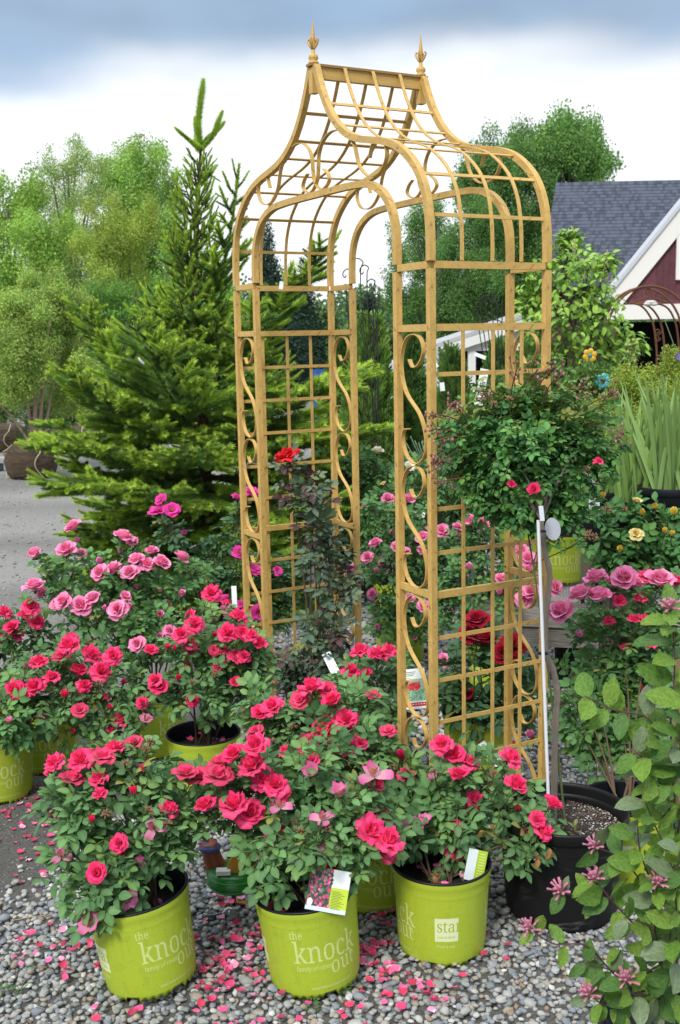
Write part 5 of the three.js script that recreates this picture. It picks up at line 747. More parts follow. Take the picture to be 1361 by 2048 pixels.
  const bits = []; for (let k = 0; k < 2600; k++) { const a = rr(0, 6.28), r = Rp * .9 * Math.sqrt(R()), s = R() < .3 ? rr(.0015, .0036) : rr(.001, .003), wgt = R() < .2 + .4 * smooth(-.05, .12, Math.cos(a) * r * .5 + Math.sin(a) * r), t = wgt ? rr(.3, .6) : rr(.03, .12); bits.push({ m: new THREE.Matrix4().compose(V(Math.cos(a) * r, Hp - .047 - .006 * r / Rp, Math.sin(a) * r), new THREE.Quaternion().setFromEuler(new THREE.Euler(rr(0, 6), rr(0, 6), 0)), V(s, s * .7, s * (wgt ? 1 : 2.2))), c: wgt ? C(t, t * .95, t * .85) : C(t, t * .7, t * .5) }); }
  copies(g, 'soil_crumbs', pebbleGeos[0], std({ roughness: .9 }), bits);
  const wb = new GB(); for (const [x, y, h] of [[1130, 1665, .05], [1150, 1672, .04]]) { const b = L(x, y, ZS - .1).setY(Hp - .05); for (let k = 0; k < 5; k++) { const a = rr(0, 6.28); leafletInto(wb, b.clone().add(V(0, .012 + .007 * k, 0)), V(Math.cos(a), .8, Math.sin(a)), V(0, 1, 0), .026, .012, .2, .3, [.12, .13, .035]); } wb.col = [.1, .1, .03]; wb.tube([b, b.clone().add(V(.004, h, 0))], .0014, 4); } part(g, 'seedling', wb.geo(), std({ vertexColors: true, roughness: .7 }));
  // stake tied to the trunk
  const st = thing('plant_stake', 'thin white stake tied to the bare stem of the standard rose', 'stake', null, L(1103, 1652, ZS - .1).add(pos).setY(.22));
  part(st, 'rod', new GB().tube([V(0, -.05, 0), at(1077, 1040, ZS - .06).sub(st.position)], .0047, 8).geo(false), std({ color: C(.66, .68, .70), roughness: .5 }));
  for (const [x, y] of [[1083, 1309], [1079, 1064]]) { const tg = new GB(), c = at(x, y, ZS - .055).sub(st.position), pts = []; for (let k = 0; k <= 12; k++) { const a = k / 12 * 6.28; pts.push(c.clone().add(V(Math.cos(a) * .013 + .006, Math.sin(a) * .002, Math.sin(a) * .018 - .01))); } tg.tube(pts, .0028, 5); part(st, 'tie', tg.geo(false), darkPlastic); }
  const tag = thing('round_tag', 'translucent white round plastic tag hanging under the standard rose', 'tag', null, at(1106, 1058, ZS - .02));
  const sh = new THREE.Shape(); sh.absellipse(0, 0, .022, .032, 0, 6.283, false, 0); part(tag, 'tag_disc', new THREE.ExtrudeGeometry(sh, { depth: .0008, bevelEnabled: false, curveSegments: 24 }), phy({ color: C(.66, .68, .74), roughness: .45, transmission: .3, thickness: 0 })); tag.rotation.set(.05, .2, .25);
  const ts = thing('plant_tag', 'small white strip tag tied at the knot of the standard rose', 'tag', null, at(1082, 1028, ZS - .07)); part(ts, 'tag_strip', new GB().bar([V(0, .022, 0), V(.004, -.018, .004)], V(1, 0, .1).normalize(), .006, .0005).geo(false), std({ color: C(.6, .63, .68), roughness: .5 }));
}
// ---------------------------------------------------------------- wooden bench with pots
{
  const Y = .43, fl = gnd(962, 1205, Y), fr = gnd(1222, 1215, Y), axv = fr.clone().sub(fl).setY(0), ln = axv.length(); axv.normalize(); const az = V(-axv.z, 0, axv.x).multiplyScalar(-1), dp = .85; if (az.z > 0) az.multiplyScalar(-1);
  const g = thing('wooden_bench', 'weathered grey wooden display bench with wire mesh top', 'bench', null, V(fl.x, 0, fl.z)), P = (a, y, d) => V(axv.x * a + az.x * d, y, axv.z * a + az.z * d);
  const grain = dataTex(256, (x, y, n) => { const k = .7 + .35 * Math.sin((y * 24 + 2.2 * n(x, y, 5, 3)) * 6.283) * .35 + .5 * n(x * .3, y, 30, 3); return [.42 * k, .385 * k, .34 * k]; }, true);
  const woods = [1, .85, 1.12].map((k) => std({ map: rep(grain, 2, 5), color: C(k, k, k), roughness: .9 })), b2 = (name, c, hx, hy, hz) => part(g, name, new GB().box(c, hx, hy, hz, axv, UP, az).geo(false), pick(woods));
  b2('front_board', P(ln / 2, Y - .05, 0), ln / 2 + .02, .048, .018); b2('front_board', P(ln / 2 - .03, Y - .15, .01), ln / 2 - .02, .04, .018);
  b2('rim_board', P(ln / 2, Y + .012, .03), ln / 2 + .03, .011, .045); b2('rim_board', P(ln / 2, Y + .012, dp), ln / 2 + .03, .011, .045); b2('rim_board', P(-.02, Y + .012, dp / 2), .045, .011, dp / 2 - .08); b2('rim_board', P(ln + .02, Y + .012, dp / 2), .045, .011, dp / 2 - .08);
  for (const [a, d] of [[.06, .065], [ln - .08, .065], [.06, dp - .05], [ln - .08, dp - .05]]) b2('leg', P(a, (Y - .002) / 2, d), .045, (Y - .004) / 2, .03);
  const wire = new GB(); for (let k = 1; k < 40; k++) wire.tube([P(0, Y + .004, .08 + k * (dp - .14) / 40), P(ln, Y + .004, .08 + k * (dp - .14) / 40)], .0016, 4); for (let k = 1; k < 50; k++) wire.tube([P(k * ln / 50, Y + .0075, .07), P(k * ln / 50, Y + .0075, dp - .06)], .0016, 4); part(g, 'wire_mesh', wire.geo(false), std({ color: C(.33, .34, .33), roughness: .5, metalness: .6 }), 'stuff');
  // lime pots on the bench
  for (const [px, turn, l] of [[1116, -.75, 'lime nursery pot on the wooden bench, printed side to the front'], [1050, 2, 'lime nursery pot on the bench half hidden behind the arbor post']]) { const p = at(px, 1170, px > 1100 ? 5.3 : 5.45); const pg = thing('lime_pot', l, 'plant pot', null, V(p.x, Y + .012, p.z)); addPot(pg, turn); }
}
function tub(name, label, p, r, h, extra) { const g = thing(name, label, 'plant pot', null, p); part(g, 'pot', lathe([[.001, .004], [r * .8, .004], [r * .94, h - .03], [r, h - .028], [r, h], [r * .93, h], [r * .9, h - .05], [.001, h - .05]], 40), darkPlastic); return g; }
{ // second bench of black pots with iris
  const Y = .79, c = at(1290, 1080, 4.85), g = thing('plank_bench', 'dark weathered plank bench under the black iris pots', 'bench', null, V(c.x, 0, c.z)), w = std({ color: C(.16, .13, .10), roughness: .9 });
  for (let k = 0; k < 5; k++) part(g, 'plank', new GB().box(V(.27, Y - .014, -.25 + k * .142), .52, .014, .066).geo(false), w);
  for (const x of [-.19, .72]) for (const z of [-.2, .28]) part(g, 'leg', new GB().box(V(x, (Y - .03) / 2, z), .04, (Y - .032) / 2, .04).geo(false), w);
  part(g, 'side_board', new GB().box(V(.27, Y - .085, .315), .5, .05, .015).geo(false), w);
  const iris = (label, px, py, z, h, n, spread, r, hp, col) => {
    const p = at(px, py, z), g2 = thing('iris_plant', label, 'iris plant', 'irises in black pots', V(p.x, Y + .002, p.z)); part(g2, 'pot', lathe([[.001, .004], [r * .82, .004], [r * .95, hp - .03], [r, hp - .028], [r, hp], [r * .94, hp], [r * .9, hp - .04], [.001, hp - .04]], 36), darkPlastic);
    const ms = [0, 1, 2].map((k) => phy({ color: C(col[0] * (.85 + .15 * k), col[1] * (.85 + .15 * k), col[2] * (.85 + .15 * k)), roughness: .5, transmission: .12, thickness: 0 }));
    for (let k = 0; k < n; k++) { const a = rr(-1, 1) * spread, s = V(rr(-.6, .6) * r, hp - .04, rr(-.5, .5) * r), l = h * rr(.55, 1.05), d = V(Math.sin(a), Math.cos(a), rr(-.3, .3)).normalize(), bend = rr(0, .12) * Math.sign(a), b = new GB(), rows = [], w = rr(.007, .0105), face = V(rr(-.5, .5), rr(-.1, .3), 1).normalize(), sd = V(0, 0, 0).crossVectors(d, face).normalize(); for (let i = 0; i <= 8; i++) { const t = i / 8, c2 = s.clone().addScaledVector(d, l * t).add(V(bend * t * t * l, -Math.abs(bend) * t * t * t * l * .4, 0)), ww = w * Math.min(1, .7 + t) * Math.pow(1 - t * t * t, .7) + .0004; rows.push([-1, 0, 1].map((u) => { const q = c2.clone().addScaledVector(sd, u * ww).addScaledVector(face, u ? 0 : .002); return b.v(q.x, q.y, q.z); })); } b.grid(rows); part(g2, 'blade', b.geo(false), pick(ms)); }
  };
  iris('large iris, dense fan of blue-green blades in a black pot at the right edge', 1338, 1010, 4.6, .53, 64, .3, .13, .2, [.2, .33, .09]);
  iris('tall thin iris in the black tray pot left of the large iris', 1262, 1010, 4.7, .56, 28, .16, .09, .13, [.22, .36, .09]);
  iris('iris clump behind, between the two front irises', 1215, 1000, 5.0, .44, 30, .24, .09, .13, [.17, .31, .08]);
  const tr = thing('plant_tray', 'black plastic plant tray with a small printed card, beside the irises', 'tray', null, V(at(1240, 1020, 4.6).x, Y + .002, -4.52)), tb = new GB(); tb.box(V(0, .004, 0), .19, .004, .11); for (const [x, z, hx, hz] of [[-.186, 0, .004, .106], [.186, 0, .004, .106], [0, -.106, .19, .004], [0, .106, .19, .004]]) tb.box(V(x, .045, z), hx, .036, hz); for (let k = -2; k <= 2; k++) tb.box(V(k * .062, .05, 0), .004, .03, .1); part(tr, 'tray', tb.geo(false), darkPlastic);
  const cd = part(tr, 'card', new GB().box(V(-.13, .125, .02), .022, .044, .0006).geo(false), std({ map: canvasTex(64, 128, (q, w2, h2) => { q.fillStyle = '#e8ecf4'; q.fillRect(0, 0, w2, h2); q.fillStyle = '#20242c'; for (let k = 0; k < 7; k++) q.fillRect(8, 8 + k * 7, 30 + (k * 13 % 18), 3); q.fillStyle = '#6a58c0'; q.beginPath(); q.arc(34, 96, 22, 0, 7); q.fill(); q.fillStyle = '#c8b4ff'; q.beginPath(); q.arc(28, 88, 8, 0, 7); q.fill(); }), roughness: .5 })); { const u = cd.geometry.attributes.uv; for (let i = 0; i < u.count; i++) u.setXY(i, u.getX(i) / .044, u.getY(i) / .088); }
  // black bench legs / pots below
  tub('black_pot', 'black nursery pot on the ground under the plank bench', V(at(1180, 1150, 4.9).x, 0, -5.0), .15, .3);
}
// ---------------------------------------------------------------- leafy plants at right
{
  const fine = (name, label, cat, px, z, blobs, n, size, col, geo = fineCluster) => { const p = base(px, z), g = thing(name, label, cat, null, p), b = new GB(); for (let k = 0; k < 30; k++) { const q = pick(blobs), e = at(q[0] + rr(-.6, .6) * q[2], q[1] + rr(-.5, .5) * q[2], q[3]).sub(p); b.tube(curve(V(rr(-.1, .1), 0, rr(-.1, .1)), V(e.x * .3, e.y * .6, e.z * .4), e, 7), (t) => .007 * (1 - .8 * t), 4, false); } part(g, 'stems', b.geo(false), stemGreen); cloud(g, 'foliage', blobs, n, size, col, geo, { mat: leafMat }); return g; };
  fine('perennial_mass', 'feathery yellow-green perennials in front of the barn at right', 'perennials', 1290, 6.3, [[1180, 850, 50, 6.2], [1240, 830, 60, 6.3], [1310, 800, 60, 6.3], [1360, 790, 60, 6.2], [1330, 860, 60, 6.0], [1260, 890, 60, 6.0], [1200, 900, 50, 5.9], [1400, 860, 60, 6], [1345, 740, 26, 6.3], [1300, 770, 30, 6.4]], 4200, .042, [.3, .40, .055]);
  fine('shrub', 'mid-green leafy shrub behind the crown of the standard rose', 'shrub', 1120, 7.2, [[1100, 790, 60, 7.2], [1150, 830, 60, 7.1], [1060, 800, 50, 7.2], [1000, 850, 60, 7.0], [1180, 780, 40, 7.2], [940, 830, 40, 7.2], [1090, 880, 60, 7]], 1700, .075, [.13, .25, .05], roundCluster);
  fine('shrub', 'low green shrub between the spruce and the pink roses', 'shrub', 720, 7.0, [[700, 960, 50, 6.9], [660, 1000, 50, 6.8], [720, 1040, 50, 6.7], [690, 1090, 50, 6.6], [880, 950, 40, 6.8], [940, 1000, 60, 6.6]], 1300, .07, [.09, .18, .05], roundCluster);
  // two tall seedheads in front of the barn bay
  const sp = thing('tall_perennial', 'two tall thin green flower stalks in front of the barn bay', 'perennial', null, base(1265, 6.6)), b = new GB(); for (const [x0, x1, y1] of [[1258, 1256, 700], [1268, 1264, 720], [1274, 1272, 690]]) { const a = at(x0, 900, 6.6).sub(sp.position), e = at(x1, y1, 6.6).sub(sp.position); a.y = 0; b.col = [.16, .23, .08]; b.tube(curve(a, a.clone().lerp(e, .5).add(V(.01, 0, 0)), e, 8), .0045, 5); for (let k = 0; k < 10; k++) { const t = .72 + .28 * k / 9, q = a.clone().lerp(e, t), an = rr(0, 6.28); leafletInto(b, q, V(Math.cos(an), .35, Math.sin(an)), V(0, 1, 0), .05, .03, .2, .5, [.15, .23, .06]); } b.col = [.3, .34, .08]; for (let k = 0; k < 5; k++) b.ball(e.clone().add(V(rr(-.02, .02), rr(-.03, .03), rr(-.02, .02))), .011, 1, 1, 1, 6, 5); } part(sp, 'stalk', b.geo(), std({ vertexColors: true, roughness: .7 }));
  // viola flowers at the right edge
  const vf = thing('violet_flower', 'violet and white flower at the right edge by the rusty arch', 'flower', null, at(1356, 716, 6.2)); const q = new GB(); for (let k = 0; k < 5; k++) petal(q, k * 1.257, .003, 0, .5, 1.4, .03, .03, .2, .08, [.5, .45, .7], [.12, .05, .42], k); part(vf, 'petals', q.geo(), petalMat); vf.rotation.x = 1.1; vf.position.z += .02;
  part(vf, 'stem', new GB().tube([V(0, 0, 0), V(0, -.16, -.32)], .003, 4).geo(false), stemGreen);
}
{ // lilac with large leaves
  const z = 8.4, p = base(1140, z), g = thing('lilac_tree', 'bright green lilac with large pointed leaves left of the barn', 'tree', null, p), b = new GB();
  const bl = [[1130, 520, 46], [1175, 545, 50], [1090, 560, 50], [1150, 610, 70], [1080, 640, 50], [1200, 620, 46], [1230, 680, 44], [1180, 690, 56], [1120, 700, 56], [1265, 690, 26], [1210, 740, 36], [1150, 770, 44], [1062, 600, 30], [1140, 480, 20], [1215, 525, 18]].map(([x, y, r]) => ({ c: at(x, y, z + rr(-.25, .25)).sub(p), r: r * z / FOCAL }));
  for (let k = 0; k < 5; k++) { const q = bl[[3, 4, 6, 8, 0][k]].c; b.tube(curve(V(rr(-.06, .06), 0, rr(-.06, .06)), V(q.x * .3, q.y * .6, q.z * .3), q, 10), (t) => .022 * (1 - .75 * t), 6); }
  const lf = (() => { const r = []; for (let k = 0; k < 3; k++) { const q = new GB(); leafletInto(q, V(0, .012, 0), V(0, 1, -.15), V(0, 0, 1), .06, .036, .28, .35 + .1 * k, [1, 1, 1]); q.col = [.8, .8, .4]; q.bar([V(0, 0, 0), V(0, .014, 0)], V(1, 0, 0), .0012, .0008); r.push(q.geo()); } return r; })(), mats = tints([.16, .27, .045], .18, .7), leaves = [];
  for (let k = 0; k < 2600; k++) { const q = bl[Math.floor(Math.pow(R(), 1) * bl.length)], d = randDir(), e = q.c.clone().addScaledVector(d, q.r * Math.pow(R(), .35)); if (k % 9 === 0) b.tube(curve(q.c.clone().lerp(V(0, q.c.y * .6, 0), .3), q.c, e, 5), (t) => .004 * (1 - .6 * t), 4, false); const out = e.clone().sub(V(0, 1.4, 0)).normalize(); leaves.push({ p: e, m: place(e, out.clone().multiplyScalar(.6).add(randDir().multiplyScalar(.7)).add(V(0, -.45, 0)), V(0, .8, .35).addScaledVector(out, .4).addScaledVector(randDir(), .5), rr(.7, 1.15)), v: k % 3, t: Math.floor(R() * 5) }); }
  const cam = V(0, EYE, 0).sub(p); leaves.sort((a, c) => a.p.distanceTo(cam) - c.p.distanceTo(cam)); const rest = [[], [], []];
  leaves.forEach((l, k) => { if (k < 300) part(g, 'leaf', lf[l.v], mats[l.t]).applyMatrix4(l.m); else rest[l.v].push({ m: l.m, c: mats[l.t].color }); });
  rest.forEach((l, v) => copies(g, 'foliage', lf[v], leafM([1, 1, 1]), l)); part(g, 'stems', b.geo(false), bark([.16, .13, .1]));
  const pan = new GB(); for (const [x, y] of [[1150, 500], [1215, 520], [1130, 620], [1195, 610], [1225, 570], [1210, 550]]) for (let k = 0; k < 34; k++) { const t = R(), c = at(x, y, z - .25).sub(p).add(V(rr(-1, 1) * .035 * (1 - t), .12 * t - .05, rr(-1, 1) * .035 * (1 - t))), j = rr(.8, 1.1); pan.col = [.36 * j, .42 * j, .16 * j]; pan.ball(c, .006, 1, 1, 1, 4, 3); } part(g, 'flower_panicles', pan.geo(), std({ vertexColors: true, roughness: .8 }), 'stuff');
}
// metal garden flowers on rods
for (const [label, px, py, z, r, c, cc] of [['yellow metal garden flower with teal centre hanging by the lilac', 1180, 711, 7.6, .042, [.62, .36, .02], [.04, .25, .26]], ['teal metal garden flower with brown centre below the lilac', 1206, 762, 7.0, .042, [.06, .34, .40], [.16, .05, .03]]]) {
  const g = thing('metal_flower', label, 'garden ornament', null, at(px, py, z)), m = std({ color: C(...c), roughness: .35 });
  for (let k = 0; k < 6; k++) { const a = k * 1.047 + .3, ge = new GB().ball(V(0, 0, 0), r * .46, 1, 1, .35, 10, 8).geo(false); const q = part(g, 'petal', ge, m); q.position.set(Math.cos(a) * r * .72, Math.sin(a) * r * .72, 0); q.rotation.z = a; }
  part(g, 'centre', new GB().ball(V(0, 0, .008), r * .34, 1, 1, .5, 10, 8).geo(false), std({ color: C(...cc), roughness: .4 })); part(g, 'rod', new GB().tube([V(0, -.02, -.012), V(.01, -g.position.y, -.03)], .004, 5).geo(false), iron); g.rotation.y = -.15;
}

// ---------------------------------------------------------------- honeysuckle, lower right corner
{
  const Z = 1.98, pos = gnd(1330, 2075); const g = thing('honeysuckle', 'honeysuckle vine with pink clustered flowers on bamboo canes, lower right corner', 'climbing plant', null, V(at(1330, 1900, 2.12).x, 0, -2.12)), p = g.position, L = (x, y, z) => at(x, y, z).sub(p);
  part(g, 'pot', lathe([[.001, .004], [.1, .004], [.122, .2], [.13, .202], [.13, .226], [.119, .226], [.115, .18], [.001, .18]], 48), darkPlastic);
  const lf = []; for (let k = 0; k < 4; k++) { const q = new GB(), m = [[0, 0], [.1, .5], [.3, .92], [.52, 1], [.76, .74], [.92, .36], [1, 0]], Ln = .056, W = .03 + .002 * k, rows = m.map(([t, w]) => [-1, -.5, 0, .5, 1].map((u) => { const z = .22 * Math.abs(u) * W * .5 * w - (.1 + .07 * k) * t * t * Ln + .0015 * Math.sin(u * 5 + t * 9 + k); return q.v(u * W * .5 * w, t * Ln, z, u * .5 * w + .5, t, [1, 1, 1]); })); q.grid(rows); lf.push(q.geo()); }
  const veinTex = canvasTex(128, 256, (q, w, h) => { q.fillStyle = '#dcdcdc'; q.fillRect(0, 0, w, h); for (let k = 0; k < 500; k++) { q.fillStyle = R() < .5 ? 'rgba(255,255,255,.10)' : 'rgba(90,100,60,.10)'; q.beginPath(); q.arc(R() * w, R() * h, rr(2, 9), 0, 7); q.fill(); } q.strokeStyle = 'rgba(255,255,235,.8)'; q.lineWidth = 4; q.beginPath(); q.moveTo(w / 2, 0); q.lineTo(w / 2, h); q.stroke(); q.lineWidth = 1.6; for (let k = 0; k < 8; k++) for (const s of [-1, 1]) { const y = h - 14 - k * 30; q.beginPath(); q.moveTo(w / 2, y); q.quadraticCurveTo(w / 2 + s * 34, y - 8, w / 2 + s * 58, y - 38); q.stroke(); } for (let k = 0; k < 5; k++) { q.fillStyle = 'rgba(120,90,40,.5)'; q.beginPath(); q.arc(R() * w, R() * h, rr(1, 3.5), 0, 7); q.fill(); } });
  const mats = [[.24, .42, .06], [.17, .34, .06], [.28, .46, .08], [.12, .26, .06], [.2, .38, .06]].map((c) => phy({ color: C(...c), map: veinTex, roughness: .55, transmission: .28, thickness: 0, specularIntensity: .35, bumpMap: veinTex, bumpScale: .0012 })), paleM = phy({ color: C(.22, .31, .15), map: veinTex, roughness: .55, transmission: .2, thickness: 0 });
  const fl = (() => { const r = []; for (let k = 0; k < 3; k++) { const q = new GB(); for (let i = 0; i < 17; i++) { const t = i / 17, a = i * 2.4, el = .15 + 1.15 * t, d = V(Math.cos(a) * Math.sin(el), Math.cos(el), Math.sin(a) * Math.sin(el)), l = rr(.014, .024), j = rr(.8, 1.2); q.col = [.62 * j, .24 * j, .34 * j]; const s = d.clone().multiplyScalar(.004); q.tube([s, s.clone().addScaledVector(d, l * .6), s.clone().addScaledVector(d, l).add(V(0, -.002, 0))], (u) => .0011 + .0013 * u, 5); } q.col = [.1, .18, .04]; q.ball(V(0, 0, 0), .006, 1, .8, 1, 6, 5); r.push(q.geo()); } return r; })();
  const vs = new GB();
  const vine = (pts, n0, flower, s = 1) => { const n = n0 + (n0 > 4 ? 1 : 0); const P = spline(pts.map((q) => L(...q)), 24); vs.tube(P, (t) => .0022 * (1 - .45 * t), 5); for (let k = 0; k < n; k++) { const t = .12 + .86 * k / Math.max(1, n - 1), i = Math.min(23, Math.floor(t * 24)), q = P[i], d = P[i + 1].clone().sub(P[i]).normalize(); const sd = V(0, 0, 0).crossVectors(d, k % 2 ? V(0, 0, 1) : V(.5, .6, .5)).normalize(); for (const sg of [-1, 1]) { const al = sd.clone().multiplyScalar(sg).addScaledVector(d, .45).add(V(0, rr(-.25, .25), rr(-.2, .3))), nn = V(0, .75, .65).addScaledVector(randDir(), .75); const m = part(g, 'leaf', pick(lf), R() < .1 ? paleM : pick(mats)); m.applyMatrix4(place(q.clone().addScaledVector(sd, sg * .003), al, nn, s * rr(.75, 1.15) * (1 - .3 * Math.max(0, t - .7)))); } }
    if (flower) { const q = P[24], d = P[24].clone().sub(P[22]).normalize(); const m = part(g, 'flower', pick(fl), petalMat); m.quaternion.setFromUnitVectors(UP, d.add(V(0, .9, .15)).normalize()); m.position.copy(q); m.scale.setScalar(rr(.95, 1.2)); } };
  const F = 2.0;
  vine([[1320, 1930, 2.1], [1250, 1960, 2.05], [1170, 1890, 2.0], [1110, 1888, 1.98], [1062, 1860, 1.96]], 4, true, .85);
  vine([[1320, 1900, 2.1], [1290, 1800, 2.05], [1180, 1797, 2.02], [1124, 1785, 2.0]], 4, true, .8);
  vine([[1320, 1850, 2.1], [1300, 1790, 2.05], [1240, 1715, 2.02], [1192, 1695, 2.0]], 4, true, .95);
  vine([[1325, 1900, 2.1], [1260, 1840, 2.03], [1215, 1790, 2.0], [1192, 1760, 2.0]], 5, true);
  vine([[1330, 1950, 2.1], [1310, 1850, 2.0], [1314, 1790, 1.97], [1316, 1768, 1.95]], 5, true);
  vine([[1330, 1990, 2.1], [1290, 1990, 2.0], [1262, 1985, 1.97], [1253, 1962, 1.95]], 5, true);
  vine([[1330, 2010, 2.1], [1260, 2010, 2.02], [1210, 2010, 1.98], [1180, 1990, 1.96]], 5, true, .95);
  vine([[1340, 2040, 2.1], [1280, 2060, 2.0], [1220, 2080, 1.96]], 4, false, 1.1);
  vine([[1340, 1900, 2.1], [1345, 1700, 2.04], [1332, 1560, 2.02], [1300, 1440, 2.0], [1228, 1420, 1.98], [1170, 1392, 1.96]], 8, false, 1.2);
  vine([[1342, 1800, 2.1], [1350, 1600, 2.03], [1342, 1450, 2.0], [1350, 1330, 2.0], [1345, 1250, 2.0], [1340, 1218, 1.98]], 10, true, 1.2);
  vine([[1345, 1850, 2.1], [1340, 1720, 2.0], [1310, 1650, 1.98], [1290, 1600, 1.96]], 5, false, 1.0);
  vine([[1335, 1900, 2.1], [1300, 1760, 2.0], [1280, 1700, 1.98], [1275, 1640, 1.96]], 6, false, 1);
  vine([[1345, 1950, 2.12], [1355, 1850, 2.0], [1352, 1760, 1.96], [1365, 1690, 1.95]], 7, false, 1.15);
  vine([[1345, 1980, 2.12], [1310, 1900, 2.02], [1295, 1850, 1.98], [1250, 1835, 1.96]], 4, false, .9);
  vine([[1345, 2000, 2.12], [1355, 1930, 1.98], [1350, 1880, 1.95], [1362, 1820, 1.93]], 6, false, 1.15);
  vine([[1340, 2010, 2.12], [1250, 1960, 2.06], [1220, 1940, 2.02], [1168, 1925, 2.0]], 5, false, .8);
  vine([[1350, 1700, 2.08], [1370, 1560, 2.0], [1360, 1480, 1.98], [1372, 1400, 1.97]], 7, false, 1.25);
  vine([[1345, 1620, 2.08], [1310, 1560, 2.0], [1296, 1520, 1.97], [1270, 1505, 1.96]], 5, false, 1.15);
  part(g, 'vines', vs.geo(false), std({ color: C(.10, .045, .05), roughness: .7 }));
  for (const [x0, x1, y1] of [[1336, 1338, 1480], [1352, 1354, 1300]]) { const a = L(x0, 1980, 2.14), e = L(x1, y1, 2.12); const cane = part(g, 'bamboo_cane', new GB().tube(curve(a, a.clone().lerp(e, .5), e, 10), (t) => .0058 + .0009 * (Math.abs((t * 10) % 1 - .5) > .42 ? 1 : 0), 8).geo(false), std({ color: C(.42, .30, .13), roughness: .6 })); }
  for (const [x, y] of [[1340, 1648], [1346, 1548], [1352, 1390]]) { const c = L(x, y, 2.12); part(g, 'tie', new GB().tube([c.clone().add(V(-.014, 0, .008)), c.clone().add(V(0, .001, .012)), c.clone().add(V(.014, 0, .006))], .006, 6).geo(false), std({ color: C(.0, .16, .15), roughness: .5 })); }
}
// ---------------------------------------------------------------- tags and labels
const uvFit = (m, w, h) => { const u = m.geometry.attributes.uv; for (let i = 0; i < u.count; i++) u.setXY(i, u.getX(i) / w, u.getY(i) / h); return m; };
function slip(label, px, py, z, px2, py2, z2, w, draw) { // flat tag from its upper end to its lower end
  const a = at(px, py, z), b = at(px2, py2, z2), c = a.clone().lerp(b, .5), g = thing('plant_tag', label, 'tag', null, c), up = a.clone().sub(b), h = up.length(); up.normalize();
  const toCam = V(0, EYE, 0).sub(c).normalize(), m = basis(up, toCam.add(V(.15, .1, 0))); const q = uvFit(part(g, 'tag_strip', new GB().box(V(0, 0, 0), w / 2, h / 2, .0005).geo(false), std({ map: canvasTex(128, Math.min(1024, Math.round(128 * h / w)), draw), roughness: .45 })), w, h); q.quaternion.setFromRotationMatrix(m); return g;
}
const white = (q, w, h) => { q.fillStyle = '#eef1f6'; q.fillRect(0, 0, w, h); };
slip('white strip tag with printed barcode leaning out of the climbing rose', 652, 1306, 4.15, 682, 1366, 4.05, .034, (q, w, h) => { white(q, w, h); q.fillStyle = '#222831'; for (let k = 0; k < 16; k++) q.fillRect(34 + k * 4, h - 82, 1 + (k * 7 % 3), 34); for (let k = 0; k < 4; k++) q.fillRect(36, h - 42 + k * 8, 44 - k * 6, 3); });
slip('long white strip tag with print inside the right leg of the arbor', 962, 1486, 3.85, 1022, 1556, 3.7, .032, (q, w, h) => { white(q, w, h); q.fillStyle = '#3a414c'; for (let k = 0; k < 14; k++) q.fillRect(34 + k * 4, h - 110, 1 + (k * 5 % 3), 40); for (let k = 0; k < 4; k++) q.fillRect(40, h - 62 + k * 8, 50 - k * 9, 3); });
slip('white hang tag with black handwriting tied to the right lattice', 970, 738, 3.42, 957, 810, 3.40, .026, (q, w, h) => { white(q, w, h); q.strokeStyle = '#111'; q.lineWidth = 9; q.lineCap = 'round'; q.beginPath(); q.moveTo(30, h * .42); q.lineTo(100, h * .36); q.moveTo(44, h * .5); q.lineTo(96, h * .46); q.moveTo(40, h * .36); q.lineTo(46, h * .58); q.moveTo(72, h * .33); q.lineTo(70, h * .6); q.moveTo(92, h * .36); q.lineTo(98, h * .58); q.lineTo(84, h * .55); q.stroke(); q.lineWidth = 5; q.beginPath(); for (let k = 0; k < 5; k++) { q.moveTo(30 + k * 14, h * .78); q.lineTo(38 + k * 12, h * .9); } q.stroke(); });
slip('upright colour picture tag of a red rose inside the right arbor leg', 822, 1338, 3.62, 832, 1418, 3.56, .092, (q, w, h) => { const k = h / 164; q.fillStyle = '#dfe6e2'; q.fillRect(0, 0, w, h); q.fillStyle = '#8fb49a'; q.fillRect(0, h * .26, w, h * .55); for (let i = 0; i < 260; i++) { q.fillStyle = ['#3f7f4f', '#5fa36c', '#a6cfae', '#2f6440'][i % 4]; q.fillRect(R() * w, h * (.5 + .3 * R()), 6, 2.5); } for (let i = 0; i < 46; i++) { q.fillStyle = ['#c7242e', '#e2494a', '#a4161f'][i % 3]; q.beginPath(); q.arc(w * (.5 + .33 * (R() - .5) * 1.6), h * (.44 + .16 * (R() - .5)), 6, 0, 7); q.fill(); } q.fillStyle = '#3d4a44'; q.font = 'bold 12px serif'; for (let i = 0; i < 3; i++) q.fillRect(14 + i * 6, 14 + i * 8, 70 - i * 12, 3); q.strokeStyle = '#c9a648'; q.lineWidth = 3; q.beginPath(); q.ellipse(44, h * .36, 30, 24, .5, 3, 5.6); q.stroke(); q.fillStyle = '#b8203a'; q.fillRect(0, h * .84, w, h * .1); q.fillStyle = '#e8e4e0'; for (let i = 0; i < 8; i++) q.fillRect(12 + i * 13, h * .875, 8, 3); });
